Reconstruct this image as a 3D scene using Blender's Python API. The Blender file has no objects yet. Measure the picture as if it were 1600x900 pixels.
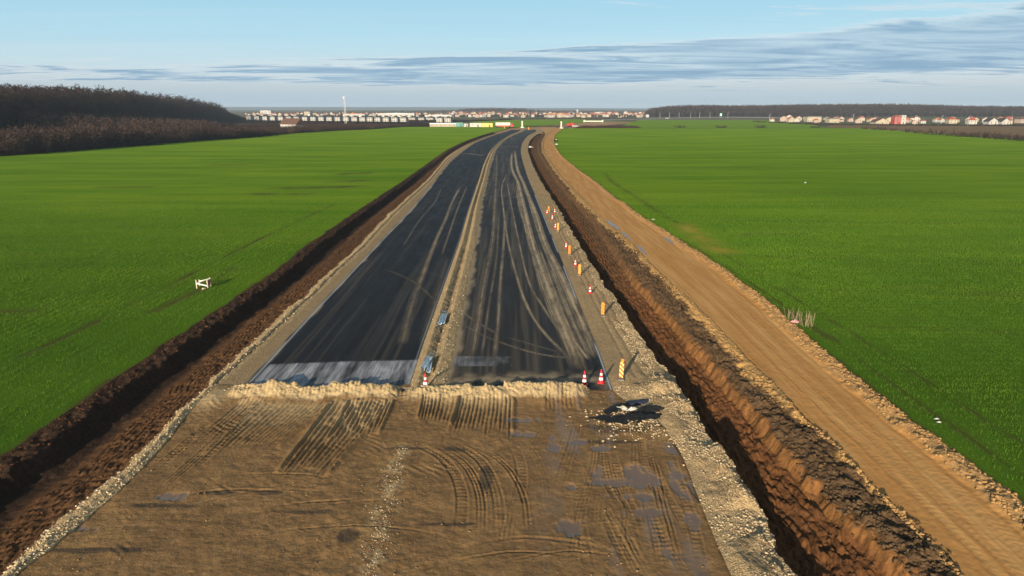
import bpy, bmesh, math, random
import numpy as np
from mathutils import Vector, Matrix

R = math.radians
PI = math.pi
sc = bpy.context.scene
col = sc.collection
rng = np.random.default_rng(7)
random.seed(7)

# ------------------------------------------------------------------ camera model
CAM_H, FPX, HOR = 16.0, 1067.0, 168.0
TH = math.atan((450 - HOR) / FPX)
CT, ST = math.cos(TH), math.sin(TH)

def G(x, y, z=0.0):
    """ground point seen at photo pixel (x, y) on the plane of height z"""
    v = (450.0 - y) / FPX
    t = (CAM_H - z) / (ST - CT * v)
    return ((x - 800.0) / FPX * t, t * (CT + ST * v))

def mpp(y):            # metres per photo pixel for things standing at pixel row y
    return CAM_H / CT / (y - HOR)

# ------------------------------------------------------------------ numpy noise
def _hash(ix, iy, seed):
    h = (ix.astype(np.int64) * 374761393 + iy.astype(np.int64) * 668265263 + seed * 1442695041) & 0xFFFFFFFF
    h = ((h ^ (h >> 13)) * 1274126177) & 0xFFFFFFFF
    h = (h ^ (h >> 16)) & 0xFFFF
    return h / 65535.0

def vn(x, y, seed=0):
    x = np.asarray(x, float); y = np.asarray(y, float)
    ix = np.floor(x); iy = np.floor(y)
    fx = x - ix; fy = y - iy
    fx = fx * fx * (3 - 2 * fx); fy = fy * fy * (3 - 2 * fy)
    a = _hash(ix, iy, seed); b = _hash(ix + 1, iy, seed)
    c = _hash(ix, iy + 1, seed); d = _hash(ix + 1, iy + 1, seed)
    return (a * (1 - fx) + b * fx) * (1 - fy) + (c * (1 - fx) + d * fx) * fy

def fbm(x, y, seed=0, octv=4):
    s = 0.0; a = 0.5; tot = 0.0
    for i in range(octv):
        s = s + a * vn(x * 2 ** i + 17.3 * i, y * 2 ** i - 9.1 * i, seed + i * 31); tot += a; a *= 0.5
    return s / tot - 0.5

def sstep(a, b, x):
    t = np.clip((x - a) / (b - a), 0, 1)
    return t * t * (3 - 2 * t)

# ------------------------------------------------------------------ object helpers
def tag(o, label=None, cat=None, group=None, kind=None):
    if label: o['label'] = label
    if cat: o['category'] = cat
    if group: o['group'] = group
    if kind: o['kind'] = kind
    return o

def empty(name, loc=(0, 0, 0), rz=0.0, label=None, cat=None, group=None):
    o = bpy.data.objects.new(name, None); col.objects.link(o)
    o.empty_display_size = 0.3
    o.location = loc; o.rotation_euler = (0, 0, rz)
    return tag(o, label, cat, group)

def link_mesh(name, me, mat, parent=None):
    if mat is not None and not me.materials:
        for m in (mat if isinstance(mat, (list, tuple)) else [mat]): me.materials.append(m)
    o = bpy.data.objects.new(name, me); col.objects.link(o)
    if parent: o.parent = parent
    return o

def np_mesh(name, V, F, attrs=None, smooth=False):
    """V (n,3), F (m,k) of one face size"""
    V = np.asarray(V, np.float32); F = np.asarray(F, np.int32)
    me = bpy.data.meshes.new(name)
    n, (m, k) = len(V), F.shape
    me.vertices.add(n); me.vertices.foreach_set('co', V.ravel())
    me.loops.add(m * k); me.loops.foreach_set('vertex_index', F.ravel())
    me.polygons.add(m); me.polygons.foreach_set('loop_start', np.arange(0, m * k, k, dtype=np.int32))
    me.update(calc_edges=True)
    if smooth: me.polygons.foreach_set('use_smooth', np.ones(m, bool))
    for an, av in (attrs or {}).items():
        at = me.attributes.new(an, 'FLOAT', 'POINT'); at.data.foreach_set('value', np.asarray(av, np.float32).ravel())
    return me

def grid_faces(r, c):
    i = np.arange(r - 1)[:, None] * c + np.arange(c - 1)[None, :]
    return np.stack([i, i + 1, i + c + 1, i + c], -1).reshape(-1, 4)

def sheet(name, X, Y, Z, mat, attrs=None, kind='structure', smooth=True):
    r, c = X.shape
    V = np.stack([X, Y, Z], -1).reshape(-1, 3)
    me = np_mesh(name, V, grid_faces(r, c), attrs, smooth)
    o = link_mesh(name, me, mat)
    if kind: o['kind'] = kind
    return o

class MB:
    """collects simple shapes and links them as ONE mesh"""
    def __init__(s): s.v = []; s.f = []; s.mi = []
    def add(s, vs, fs, mi=0):
        b = len(s.v); s.v += [tuple(p) for p in vs]
        s.f += [tuple(i + b for i in f) for f in fs]; s.mi += [mi] * len(fs); return s
    def box(s, c, d, rz=0, mi=0, taper=1.0, M=None):
        x, y, z = d[0] / 2, d[1] / 2, d[2] / 2
        vs = []
        for k, zz in ((1, -z), (taper, z)):
            for px, py in ((-x, -y), (x, -y), (x, y), (-x, y)): vs.append((px * k, py * k, zz))
        ca, sa = math.cos(rz), math.sin(rz)
        vs = [(a * ca - b * sa, a * sa + b * ca, q) for a, b, q in vs]
        if M is not None: vs = [tuple(M @ Vector(p)) for p in vs]
        vs = [(a + c[0], b + c[1], q + c[2]) for a, b, q in vs]
        return s.add(vs, [(3, 2, 1, 0), (4, 5, 6, 7), (0, 1, 5, 4), (1, 2, 6, 5), (2, 3, 7, 6), (3, 0, 4, 7)], mi)
    def tube(s, p0, p1, r0, r1=None, n=8, mi=0, cap=True):
        r1 = r0 if r1 is None else r1
        p0, p1 = Vector(p0), Vector(p1); d = (p1 - p0).normalized()
        a = d.orthogonal().normalized(); b = d.cross(a)
        vs = []
        for p, r in ((p0, r0), (p1, r1)):
            for i in range(n):
                t = 2 * PI * i / n; vs.append(p + a * (r * math.cos(t)) + b * (r * math.sin(t)))
        fs = [(i, (i + 1) % n, n + (i + 1) % n, n + i) for i in range(n)]
        if cap: fs += [tuple(range(n - 1, -1, -1)), tuple(range(n, 2 * n))]
        return s.add(vs, fs, mi)
    def lathe(s, prof, n=24, c=(0, 0, 0), mi=0):
        vs = []; fs = []
        for r, z in prof:
            for i in range(n):
                t = 2 * PI * i / n; vs.append((c[0] + r * math.cos(t), c[1] + r * math.sin(t), c[2] + z))
        for k in range(len(prof) - 1):
            for i in range(n):
                j = (i + 1) % n
                fs.append((k * n + i, k * n + j, (k + 1) * n + j, (k + 1) * n + i))
        fs.append(tuple(range(n - 1, -1, -1))); fs.append(tuple(range((len(prof) - 1) * n, len(prof) * n)))
        return s.add(vs, fs, mi)
    def prism(s, poly, y0, y1, mi=0):       # polygon in x-z, extruded in y
        n = len(poly)
        vs = [(x, y0, z) for x, z in poly] + [(x, y1, z) for x, z in poly]
        fs = [tuple(range(n)), tuple(range(2 * n - 1, n - 1, -1))]
        fs += [(i, n + i, n + (i + 1) % n, (i + 1) % n) for i in range(n)]
        return s.add(vs, fs, mi)
    def mesh(s, name, bevel=0.0, smooth=False):
        me = bpy.data.meshes.new(name); me.from_pydata(s.v, [], s.f); me.update()
        if any(s.mi): me.polygons.foreach_set('material_index', s.mi)
        bm = bmesh.new(); bm.from_mesh(me); bmesh.ops.recalc_face_normals(bm, faces=bm.faces)
        if bevel > 0:
            bmesh.ops.bevel(bm, geom=[e for e in bm.edges], offset=bevel, segments=2, affect='EDGES', clamp_overlap=True)
        bm.to_mesh(me); bm.free()
        if smooth: me.polygons.foreach_set('use_smooth', [True] * len(me.polygons))
        return me
    def build(s, name, mat, parent=None, bevel=0.0, smooth=False):
        return link_mesh(name, s.mesh(name, bevel, smooth), mat, parent)

KIDS = {}
def copy_tree(o, loc=None, rz=None, scale=None, label=None, group=None, cat=None):
    c = o.copy(); col.objects.link(c)
    if loc is not None: c.location = loc
    if rz is not None: c.rotation_euler = (0, 0, rz)
    if scale is not None: c.scale = scale if not isinstance(scale, (int, float)) else (scale,) * 3
    if label: c['label'] = label
    if group: c['group'] = group
    if cat: c['category'] = cat
    def rec(src, dst):
        for ch in KIDS.setdefault(src.name, [x for x in bpy.data.objects if x.parent == src]):
            d = ch.copy(); col.objects.link(d); d.parent = dst
            rec(ch, d)
    rec(o, c)
    return c

class Placer:
    """first use moves the prototype itself, later uses copy it with its parts"""
    def __init__(s, proto): s.p = proto; s.used = False
    def put(s, loc, rz=0.0, scale=None, label=None, group=None, cat=None):
        if s.used: return copy_tree(s.p, loc, rz, scale if scale is not None else (1, 1, 1), label, group, cat)
        s.used = True; o = s.p
        copy = None
        if s.p.name not in KIDS: KIDS[s.p.name] = [x for x in bpy.data.objects if x.parent == s.p]
        o.location = loc; o.rotation_euler = (0, 0, rz)
        if scale is not None: o.scale = scale if not isinstance(scale, (int, float)) else (scale,) * 3
        tag(o, label, cat, group)
        return o
    def finish(s):
        if not s.used:
            for ch in [x for x in bpy.data.objects if x.parent == s.p]:
                for g in [x for x in bpy.data.objects if x.parent == ch]: bpy.data.objects.remove(g)
                bpy.data.objects.remove(ch)
            bpy.data.objects.remove(s.p)

# ------------------------------------------------------------------ material helpers
class M:
    def __init__(s, name, rough=0.9, spec=0.3):
        s.m = bpy.data.materials.new(name); s.m.use_nodes = True
        s.t = s.m.node_tree; s.n = s.t.nodes; s.l = s.t.links
        s.b = s.n['Principled BSDF']
        s.b.inputs['Roughness'].default_value = rough
        s.b.inputs['Specular IOR Level'].default_value = spec
        s.tc = s.n.new('ShaderNodeTexCoord')
    def obj(s): return s.tc.outputs['Object']
    def mapping(s, scale, rot=(0, 0, 0), src=None):
        mp = s.n.new('ShaderNodeMapping'); mp.inputs['Scale'].default_value = scale; mp.inputs['Rotation'].default_value = rot
        s.l.new(src or s.obj(), mp.inputs['Vector']); return mp.outputs[0]
    def noise(s, scale, detail=4, rough=0.55, vec=None, dist=0.0):
        n = s.n.new('ShaderNodeTexNoise'); n.inputs['Scale'].default_value = scale; n.inputs['Detail'].default_value = detail
        n.inputs['Roughness'].default_value = rough; n.inputs['Distortion'].default_value = dist
        s.l.new(vec or s.obj(), n.inputs['Vector']); return n.outputs['Fac']
    def voro(s, scale, vec=None, feat='F1', out='Distance'):
        n = s.n.new('ShaderNodeTexVoronoi'); n.inputs['Scale'].default_value = scale; n.feature = feat
        s.l.new(vec or s.obj(), n.inputs['Vector']); return n.outputs[out]
    def attr(s, name):
        n = s.n.new('ShaderNodeAttribute'); n.attribute_name = name; return n.outputs['Fac']
    def remap(s, v, a, b, c=0.0, d=1.0):
        n = s.n.new('ShaderNodeMapRange'); n.inputs[1].default_value = a; n.inputs[2].default_value = b
        n.inputs[3].default_value = c; n.inputs[4].default_value = d; s.l.new(v, n.inputs[0]); return n.outputs[0]
    def math(s, op, a, b=None):
        n = s.n.new('ShaderNodeMath'); n.operation = op; n.inputs[2].default_value = 0.52
        for i, q in enumerate((a, b)):
            if q is None: continue
            if isinstance(q, (int, float)): n.inputs[i].default_value = q
            else: s.l.new(q, n.inputs[i])
        return n.outputs[0]
    def mix(s, fac, a, b, mode='MIX'):
        n = s.n.new('ShaderNodeMix'); n.data_type = 'RGBA'; n.blend_type = mode
        if isinstance(fac, (int, float)): n.inputs[0].default_value = fac
        else: s.l.new(fac, n.inputs[0])
        for sock, q in ((n.inputs[6], a), (n.inputs[7], b)):
            if isinstance(q, tuple): sock.default_value = (*q[:3], 1)
            else: s.l.new(q, sock)
        return n.outputs[2]
    def color(s, c):
        if isinstance(c, tuple): s.b.inputs['Base Color'].default_value = (*c[:3], 1)
        else: s.l.new(c, s.b.inputs['Base Color'])
        return s
    def rough(s, r): s.l.new(r, s.b.inputs['Roughness']); return s
    def bump(s, h, dist=0.05, strength=1.0):
        n = s.n.new('ShaderNodeBump')
        if isinstance(strength, (int, float)): n.inputs['Strength'].default_value = strength
        else: s.l.new(strength, n.inputs['Strength'])
        n.inputs['Distance'].default_value = dist
        s.l.new(h, n.inputs['Height'])
        prev = s.b.inputs['Normal']
        if prev.is_linked: s.l.new(prev.links[0].from_socket, n.inputs['Normal'])
        s.l.new(n.outputs[0], s.b.inputs['Normal']); return s

def simple(name, c, rough=0.8, var=0.15, scale=3.0, metal=0.0, spec=0.3):
    """plain painted / plastic / render surface with a little dirt and wear"""
    m = M(name, rough, spec)
    d = tuple(q * (1 - var * 1.6) for q in c); e = tuple(min(1, q * (1 + var * 0.5)) for q in c)
    m.color(m.mix(m.remap(m.noise(scale, 5, 0.6), 0.35, 0.65), d, e))
    m.b.inputs['Metallic'].default_value = metal
    return m.m

# soils ------------------------------------------------------------------
def soil(name, c1, c2, c3, fine=9.0, bump=0.06, stones=0.0, rough=0.95, dry=None):
    m = M(name, rough, 0.03)
    big = m.remap(m.noise(0.35, 4, 0.6), 0.35, 0.65)
    c = m.mix(big, c1, c2)
    sm = m.remap(m.noise(fine, 5, 0.65), 0.4, 0.68)
    c = m.mix(sm, c, c3)
    m.color(c)
    h = m.noise(fine * 0.6, 6, 0.7)
    m.bump(h, bump, 1.0 if dry is None else m.math('SUBTRACT', 1.0, m.math('MULTIPLY', m.attr(dry), 0.97)))
    if stones:
        m.bump(m.voro(11.0), stones)
    return m

mat_soil_dark = soil('dark_shaded_topsoil', (0.038, 0.023, 0.015), (0.052, 0.031, 0.019), (0.026, 0.016, 0.011), 5, 0.12)  # dark soil, its colour lowered further to deepen shadow on the left ditch wall
m = mat_soil_dark
m.color(m.mix(m.attr('red'), m.n['Principled BSDF'].inputs['Base Color'].links[0].from_socket,
              m.mix(m.remap(m.noise(3, 5), 0.35, 0.65), (0.110, 0.056, 0.026), (0.068, 0.036, 0.019))))
mat_soil_dark = m.m

# right-hand ditch: reddish floor, orange scarp, dark clods, yellow ridge
m = soil('ditch_clay', (0.165, 0.070, 0.026), (0.125, 0.056, 0.023), (0.068, 0.034, 0.017), 6, 0.10)
base = m.b.inputs['Base Color'].links[0].from_socket
c = m.mix(m.attr('scarp'), base, m.mix(m.remap(m.noise(2.5, 4, vec=m.mapping((1, 3, 1))), 0.35, 0.65), (0.24, 0.112, 0.038), (0.15, 0.072, 0.028)))
c = m.mix(m.attr('clod'), c, m.mix(m.remap(m.noise(4, 5, 0.7), 0.35, 0.65), (0.062, 0.039, 0.023), (0.120, 0.073, 0.037)))
c = m.mix(m.attr('sand'), c, m.mix(m.remap(m.noise(5, 5, 0.7), 0.35, 0.65), (0.33, 0.19, 0.070), (0.44, 0.27, 0.105)))
c = m.mix(m.attr('wet'), c, (0.05, 0.045, 0.04))
m.color(c); m.rough(m.remap(m.attr('wet'), 0.2, 0.8, 0.95, 0.08))
mat_ditch = m.m

# pale limestone gravel
m = soil('crushed_gravel', (0.52, 0.365, 0.180), (0.44, 0.305, 0.155), (0.29, 0.195, 0.10), 12, 0.03)
base = m.b.inputs['Base Color'].links[0].from_socket
c = m.mix(m.attr('dark'), base, m.mix(m.remap(m.noise(7, 5, 0.7), 0.35, 0.65), (0.085, 0.058, 0.034), (0.15, 0.105, 0.062)))
c = m.mix(m.attr('flat'), c, m.mix(m.remap(m.noise(1.5, 5, 0.7), 0.35, 0.65), (0.21, 0.145, 0.078), (0.30, 0.215, 0.12)))
vw = m.mapping((1, 1, 1)); vc = m.remap(m.voro(17.0, vec=vw, out='Color'), 0.25, 0.75); gap = m.remap(m.voro(17.0, vec=vw), 0.28, 0.62)
c = m.mix(m.math('MULTIPLY_ADD', m.attr('flat'), -0.30), c, m.mix(vc, (0.20, 0.135, 0.065), (0.62, 0.47, 0.27)))
c = m.mix(m.math('MULTIPLY', gap, 0.35), c, (0.14, 0.090, 0.045))
m.bump(m.math('SUBTRACT', 1.0, m.voro(17.0, vec=vw)), 0.03)
m.color(c)
mat_gravel = m.m

# wet construction mud
m = soil('wet_mud', (0.235, 0.138, 0.058), (0.168, 0.098, 0.043), (0.140, 0.083, 0.038), 3.0, 0.09, dry='wet')
base = m.b.inputs['Base Color'].links[0].from_socket
c = m.mix(m.remap(m.noise(0.9, 6, 0.7, vec=m.mapping((1.0, 0.5, 1))), 0.5, 0.72), base, (0.262, 0.156, 0.064))
gr = m.mix(m.remap(m.noise(9, 5, 0.7), 0.35, 0.65), (0.52, 0.385, 0.20), (0.34, 0.24, 0.125))
c = m.mix(m.attr('gravel'), c, gr)
stn = m.remap(m.voro(5.5, out='Color'), 0.78, 0.84)
c = m.mix(m.math('MULTIPLY', stn, m.attr('stone')), c, (0.62, 0.55, 0.42))
c = m.mix(m.math('MULTIPLY', m.attr('dark'), 0.8), c, (0.055, 0.042, 0.030))
c = m.mix(m.math('MULTIPLY', m.attr('wet'), 0.75), c, (0.135, 0.088, 0.058))
m.color(c)
m.rough(m.remap(m.attr('wet'), 0.15, 0.75, 0.85, 0.03))
m.l.new(m.remap(m.attr('wet'), 0.0, 0.8, 0.06, 0.50), m.b.inputs['Specular IOR Level'])
mat_mud = m.m

# fresh asphalt with dirt carried on by tyres
m = M('asphalt', 0.62, 0.13)
v = m.mapping((1.0, 0.05, 1.0))
c = m.mix(m.remap(m.noise(1.3, 5, 0.6, vec=v), 0.3, 0.7), (0.0075, 0.0082, 0.0097), (0.0140, 0.0150, 0.0172))
c = m.mix(m.remap(m.noise(30, 3, 0.7), 0.5, 0.75, 0, 0.35), c, (0.026, 0.028, 0.033))
dust = m.mix(m.remap(m.noise(6, 4, 0.7), 0.3, 0.7), (0.33, 0.245, 0.145), (0.43, 0.325, 0.195))
c = m.mix(m.attr('dirt'), c, dust)
c = m.mix(m.attr('pale'), c, m.mix(m.remap(m.noise(2.2, 5, 0.7, vec=m.mapping((3.5, 0.25, 1))), 0.3, 0.7), (0.10, 0.105, 0.12), (0.46, 0.46, 0.47)))
c = m.mix(m.attr('edge'), c, (0.33, 0.36, 0.40))
m.color(c)
m.rough(m.math('MAXIMUM', m.remap(m.noise(0.6, 4, 0.6, vec=m.mapping((1, 0.25, 1))), 0.3, 0.7, 0.66, 0.82), m.math('MULTIPLY', m.attr('dirt'), 0.95)))
m.bump(m.noise(45, 3, 0.7), 0.01)
mat_asphalt = m.m

# compacted yellow clay haul track
m = soil('haul_track_clay', (0.44, 0.225, 0.072), (0.39, 0.196, 0.062), (0.34, 0.170, 0.055), 3.2, 0.04)
base = m.b.inputs['Base Color'].links[0].from_socket
c = m.mix(m.remap(m.noise(0.8, 5, 0.6, vec=m.mapping((1.6, 0.08, 1))), 0.45, 0.62), base, (0.46, 0.255, 0.092))
c = m.mix(m.attr('clod'), c, m.mix(m.remap(m.noise(4, 5, 0.7), 0.35, 0.65), (0.24, 0.14, 0.06), (0.42, 0.25, 0.10)))
c = m.mix(m.attr('wet'), c, (0.22, 0.16, 0.11))
m.color(c); m.rough(m.remap(m.attr('wet'), 0.2, 0.8, 0.92, 0.12))
mat_track = m.m

# winter wheat field
def crop(name, rot):
    m = M(name, 0.9, 0.0)
    rows = m.noise(1.0, 3, 0.5, vec=m.mapping((1.9, 0.04, 1), (0, 0, rot)))
    leaf = m.noise(14, 4, 0.75)
    g = m.mix(m.remap(leaf, 0.35, 0.68), (0.036, 0.086, 0.008), (0.075, 0.165, 0.013))
    big = m.remap(m.noise(0.045, 5, 0.6, vec=m.mapping((0.5, 1.6, 1), (0, 0, rot))), 0.35, 0.65)
    g = m.mix(m.math('MULTIPLY', big, 0.6), g, (0.095, 0.185, 0.016))
    strk = m.remap(m.noise(0.09, 5, 0.65, vec=m.mapping((3.0, 0.22, 1), (0, 0, rot))), 0.45, 0.7)
    g = m.mix(m.math('MULTIPLY', strk, 0.40), g, (0.045, 0.088, 0.010))
    soilf = m.math('MULTIPLY', m.remap(rows, 0.52, 0.72), m.remap(leaf, 0.35, 0.6, 0.9, 0.15))
    g = m.mix(m.math('MULTIPLY', soilf, 0.55), g, (0.060, 0.062, 0.020))
    bare = m.mix(m.remap(m.noise(5, 4, 0.7), 0.3, 0.7), (0.060, 0.042, 0.024), (0.085, 0.075, 0.025))
    far_g = m.mix(m.remap(m.noise(0.06, 5, 0.6, vec=m.mapping((0.35, 1.8, 1))), 0.35, 0.65), (0.112, 0.225, 0.011), (0.225, 0.325, 0.020))
    g = m.mix(m.math('MULTIPLY', m.attr('sunlit_canopy'), 0.85), g, far_g)  # leaf cover, brightened with distance in place of sun on upright blades
    g = m.mix(m.attr('bare'), g, bare)
    g = m.mix(m.attr('yellow'), g, (0.26, 0.24, 0.035))
    m.color(g)
    m.bump(m.noise(7, 5, 0.8), 0.16)
    m.bump(rows, 0.10)
    return m.m
mat_crop_l = crop('wheat_left', 0.0)
mat_crop_r = crop('wheat_right', R(90))

# ------------------------------------------------------------------ long boundaries traced along the works (photo pixels -> metres)
def bnd(pts):
    xy = sorted([G(*p)[::-1] for p in pts])
    Y = np.array([a for a, b in xy]); X = np.array([b for a, b in xy])
    dense = np.exp(np.linspace(math.log(10), math.log(700), 900))
    xs = np.interp(dense, Y, X)
    k = np.hanning(61); k /= k.sum()
    xs = np.convolve(np.pad(xs, 30, mode='edge'), k, 'valid')
    return lambda y: np.interp(y, dense, xs)

B0 = bnd([(0, 715), (146, 615), (300, 509), (431, 423), (484, 380), (560, 328), (627, 285), (700, 233), (730, 219), (765, 207.5), (795, 201)])
B2 = bnd([(10, 890), (115, 795), (200, 728), (300, 625), (392, 536), (450, 485), (506, 434), (566, 380), (597, 344), (635, 310), (664, 285), (700, 243), (725, 228), (750, 217), (777, 208), (800, 202)])
B3 = bnd([(30, 895), (160, 795), (250, 700), (320, 618), (412, 539), (469, 485), (525, 429), (574, 384), (622, 332), (657, 299), (676, 281), (700, 250), (723, 234), (743, 220.5), (773, 209.5), (797, 203)])
B4 = bnd([(375, 607), (440.6, 537), (491, 483), (553, 419), (590, 380), (640, 329), (681, 281), (700, 255), (722, 237), (743, 222), (775, 210), (800, 203.5)])
B5 = bnd([(641, 600), (653, 560), (719, 375), (731, 332), (747, 285), (756, 255), (766, 235), (782.5, 219), (800, 209), (815, 204)])
B6 = bnd([(698, 600), (706, 572), (745, 372), (752.5, 310), (760, 285), (765, 260), (774, 234), (787.5, 219), (804, 210), (820, 204.6)])
B7 = bnd([(953, 600), (940, 560), (930, 536), (887, 431), (867, 380), (842.5, 320), (835, 302), (826, 282), (817.5, 256), (813, 237), (816, 222.5), (825, 211), (840, 205)])
B8 = bnd([(1240, 895), (1178, 783), (1100, 668), (1055, 592), (1008, 539), (975, 485), (941, 440), (904, 380), (879, 336), (860, 306), (844, 281), (831, 255), (824, 234), (827, 220), (838, 210), (852, 204)])
B8a_raw = bnd([(1140, 895), (1124, 861), (1089, 775), (1062, 698), (1010, 640), (953, 600), (940, 560), (930, 536), (887, 431), (867, 380)])
B10 = bnd([(1430, 890), (1303, 783), (1190, 648), (1082, 530), (1030, 474), (985, 425), (955, 380), (920, 333), (880, 292), (858, 262), (842, 238), (840, 222), (850, 209)])
B11 = bnd([(1480, 890), (1388, 783), (1197, 615), (1157, 574), (1110, 528), (1065, 474), (1024, 432), (996, 406), (968, 380), (925, 340), (890, 303), (864, 270), (845, 240), (844, 222), (852, 209)])
B12 = bnd([(1490, 890), (1423, 822), (1361, 760), (1244, 639), (1199, 591), (1139, 529), (1092, 480), (1046, 442), (1009, 404), (987, 379), (941, 342), (900, 299), (873, 270), (850, 237), (849, 220), (857, 208), (868, 203)])
B13 = bnd([(1670, 890), (1544, 783), (1300, 585), (1234, 525), (1189, 480), (1115, 420), (1062, 384), (996, 341), (958, 311), (922, 281), (894, 260), (875, 244), (864, 225), (866, 210), (879, 202.5)])
def B14(y): return B13(y) + np.clip(1.25 - 0.004 * (y - 40), 0.3, 1.3)
def B1(y): return B0(y) + 1.5
def wavy(f, a, seed, fr=0.33):
    return lambda y: f(y) + a * (1.3 * fbm(y * fr, y * 0 + seed, seed, 3) + 0.6 * fbm(y * fr * 4.5, y * 0 + seed, seed + 7, 3)) * (1 - 0.6 * sstep(120, 400, y))
B8 = wavy(B8, 0.42, 901); B10 = wavy(B10, 0.38, 902, 0.22); B11 = wavy(B11, 0.8, 903); B13 = wavy(B13, 0.35, 904); B12 = wavy(B12, 0.2, 908)
B0 = wavy(B0, 0.35, 905); B2 = wavy(B2, 0.45, 906); B3 = wavy(B3, 0.25, 907)
YE = G(700, 604)[1]             # southern end of the asphalt
YF = G(800, 203.0)[1]           # northern end of the finished carriageways
def B8a(y): return B7(y) + (B8a_raw(y) - B7(y)) * (1 - sstep(YE - 4.0, YE + 0.3, y))
print('asphalt from', YE, 'to', YF)

# ------------------------------------------------------------------ height of the earthworks
def stations(y):
    """cross section: list of (x, z, rough amplitude)"""
    b0, b1, b2, b3, b4 = B0(y), B1(y), B2(y), B3(y), B4(y)
    b5, b6, b7, b8 = B5(y), B6(y), B7(y), B8(y)
    b10, b11, b12, b13, b14 = B10(y), B11(y), B12(y), B13(y), B14(y)
    o = np.ones_like(y)
    wl = b2 - b1
    far = sstep(180, 420, y)
    dl = -0.72 * (1 - 0.45 * far)
    dr = -1.32 * (1 - 0.5 * far)
    wr = b10 - b8
    return [
        (b0, 0.0 * o, 0.02), (b0 + 0.35, 0.05 * o, 0.16), (b1 - 0.15, 0.06 * o, 0.18), (b1 + 0.40, dl * 0.95, 0.10),
        (b1 + wl * 0.30, dl, 0.05), (b1 + wl * 0.45, dl * 0.80, 0.06), (b2 - 0.3, -0.16 * o, 0.08),
        (b2, 0.0 * o, 0.05), (b2 + (b3 - b2) * 0.5, 0.14 * o, 0.06), (b3, 0.02 * o, 0.03), (b4, 0.0 * o, 0.0),
        (b5, 0.0 * o, 0.0), (b5 + (b6 - b5) * 0.22, 0.20 * o, 0.06), (b5 + (b6 - b5) * 0.46, -0.10 * o, 0.06),
        (b5 + (b6 - b5) * 0.68, 0.20 * o, 0.05), (b6 - 0.35 * (b6 - b5) * 0.3, 0.08 * o, 0.04), (b6, 0.0 * o, 0.0),
        (b7, 0.0 * o, 0.0), (b7 + (b8 - b7) * 0.35, 0.03 * o, 0.02), (b8 - 0.5, 0.10 * o, 0.05), (b8, 0.0 * o, 0.10),
        (b8 + np.minimum(0.50, wr * 0.2), dr, 0.08), (b8 + wr * 0.55, dr * 0.86, 0.15), (b10 - 0.28, dr * 0.58, 0.14),
        (b10, -0.22 * o, 0.08), (b10 + (b11 - b10) * 0.35, 0.04 * o, 0.30), (b11, 0.05 * o, 0.24), (b11 + (b12 - b11) * 0.55, 0.20 * o, 0.12),
        (b12 - 0.08, 0.10 * o, 0.05), (b12, -0.06 * o, 0.0), (b12 + 0.3, -0.03 * o, 0.012), (b13 - 0.2, -0.02 * o, 0.012),
        (b13 + 0.35, 0.18 * o, 0.16), (b14 - 0.1, 0.08 * o, 0.14), (b14, 0.0 * o, 0.02)]

def profile(X, yrow):
    st = stations(yrow)
    xs = np.stack([s[0] for s in st], 1); zs = np.stack([s[1] for s in st], 1)
    am = np.array([s[2] for s in st])
    xs = np.maximum.accumulate(xs, 1)
    Z = np.empty_like(X); A = np.empty_like(X)
    Yg = np.repeat(yrow[:, None], X.shape[1], 1)
    b0, b2, b8, b12 = (q[:, None] for q in (B0(yrow), B2(yrow), B8(yrow), B12(yrow)))
    mk = sstep(0.15, 0.7, X - b0) * (1 - sstep(-0.7, -0.1, X - b2)) + sstep(0.05, 0.5, X - b8) * (1 - sstep(-0.9, -0.2, X - b12))
    Xw = X + mk * (0.60 * fbm(Yg * 0.30, X * 0.12, 501, 3) + 0.40 * fbm(Yg * 1.9, X * 0.9, 502, 4))
    for i in range(len(yrow)):
        Z[i] = np.interp(Xw[i], xs[i], zs[i]); A[i] = np.interp(X[i], xs[i], am)
    return Z, A

def rough_z(X, Y, A):
    n1 = fbm(X * 1.1, Y * 0.9, 3, 5); n2 = vn(X * 3.3, Y * 2.6, 11) - 0.5
    n3 = vn(X * 8, Y * 6, 23) - 0.5
    return A * (1.6 * n1 + 1.1 * n2 + 0.5 * n3)

def rows(y0, y1, k):
    n = max(2, int(math.log(y1 / y0) / k)); return np.exp(np.linspace(math.log(y0), math.log(y1), n))

def strip(name, L, Rr, yr, nc, mat, zfun=None, attrs=None, jag=0.0, drop=0.0):
    l, r = L(yr), Rr(yr)
    if jag:
        l = l + jag * fbm(yr * 0.7, yr * 0 + 3, 5, 4) * 1.0
    t = np.linspace(0, 1, nc)[None, :]
    X = l[:, None] + (r - l)[:, None] * t
    Y = np.repeat(yr[:, None], nc, 1)
    Z, A = profile(X, yr)
    Z = Z + rough_z(X, Y, A) - drop
    T = np.repeat(t, len(yr), 0)
    if zfun is not None: Z = zfun(X, Y, Z, T)
    at = attrs(X, Y, Z, T) if attrs else None
    return sheet(name, X, Y, Z, mat, at)

YN0 = 14.0
yr_near = rows(YN0, 70, 0.0024)
yr_far = rows(70, 560, 0.006)
def both(name, L, Rr, ncn, ncf, mat, zfun=None, attrs=None):
    yr = np.concatenate([yr_near, yr_far[1:]])
    # one sheet, rows of one width
    return strip(name, L, Rr, yr, ncn, mat, zfun, attrs)

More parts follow.
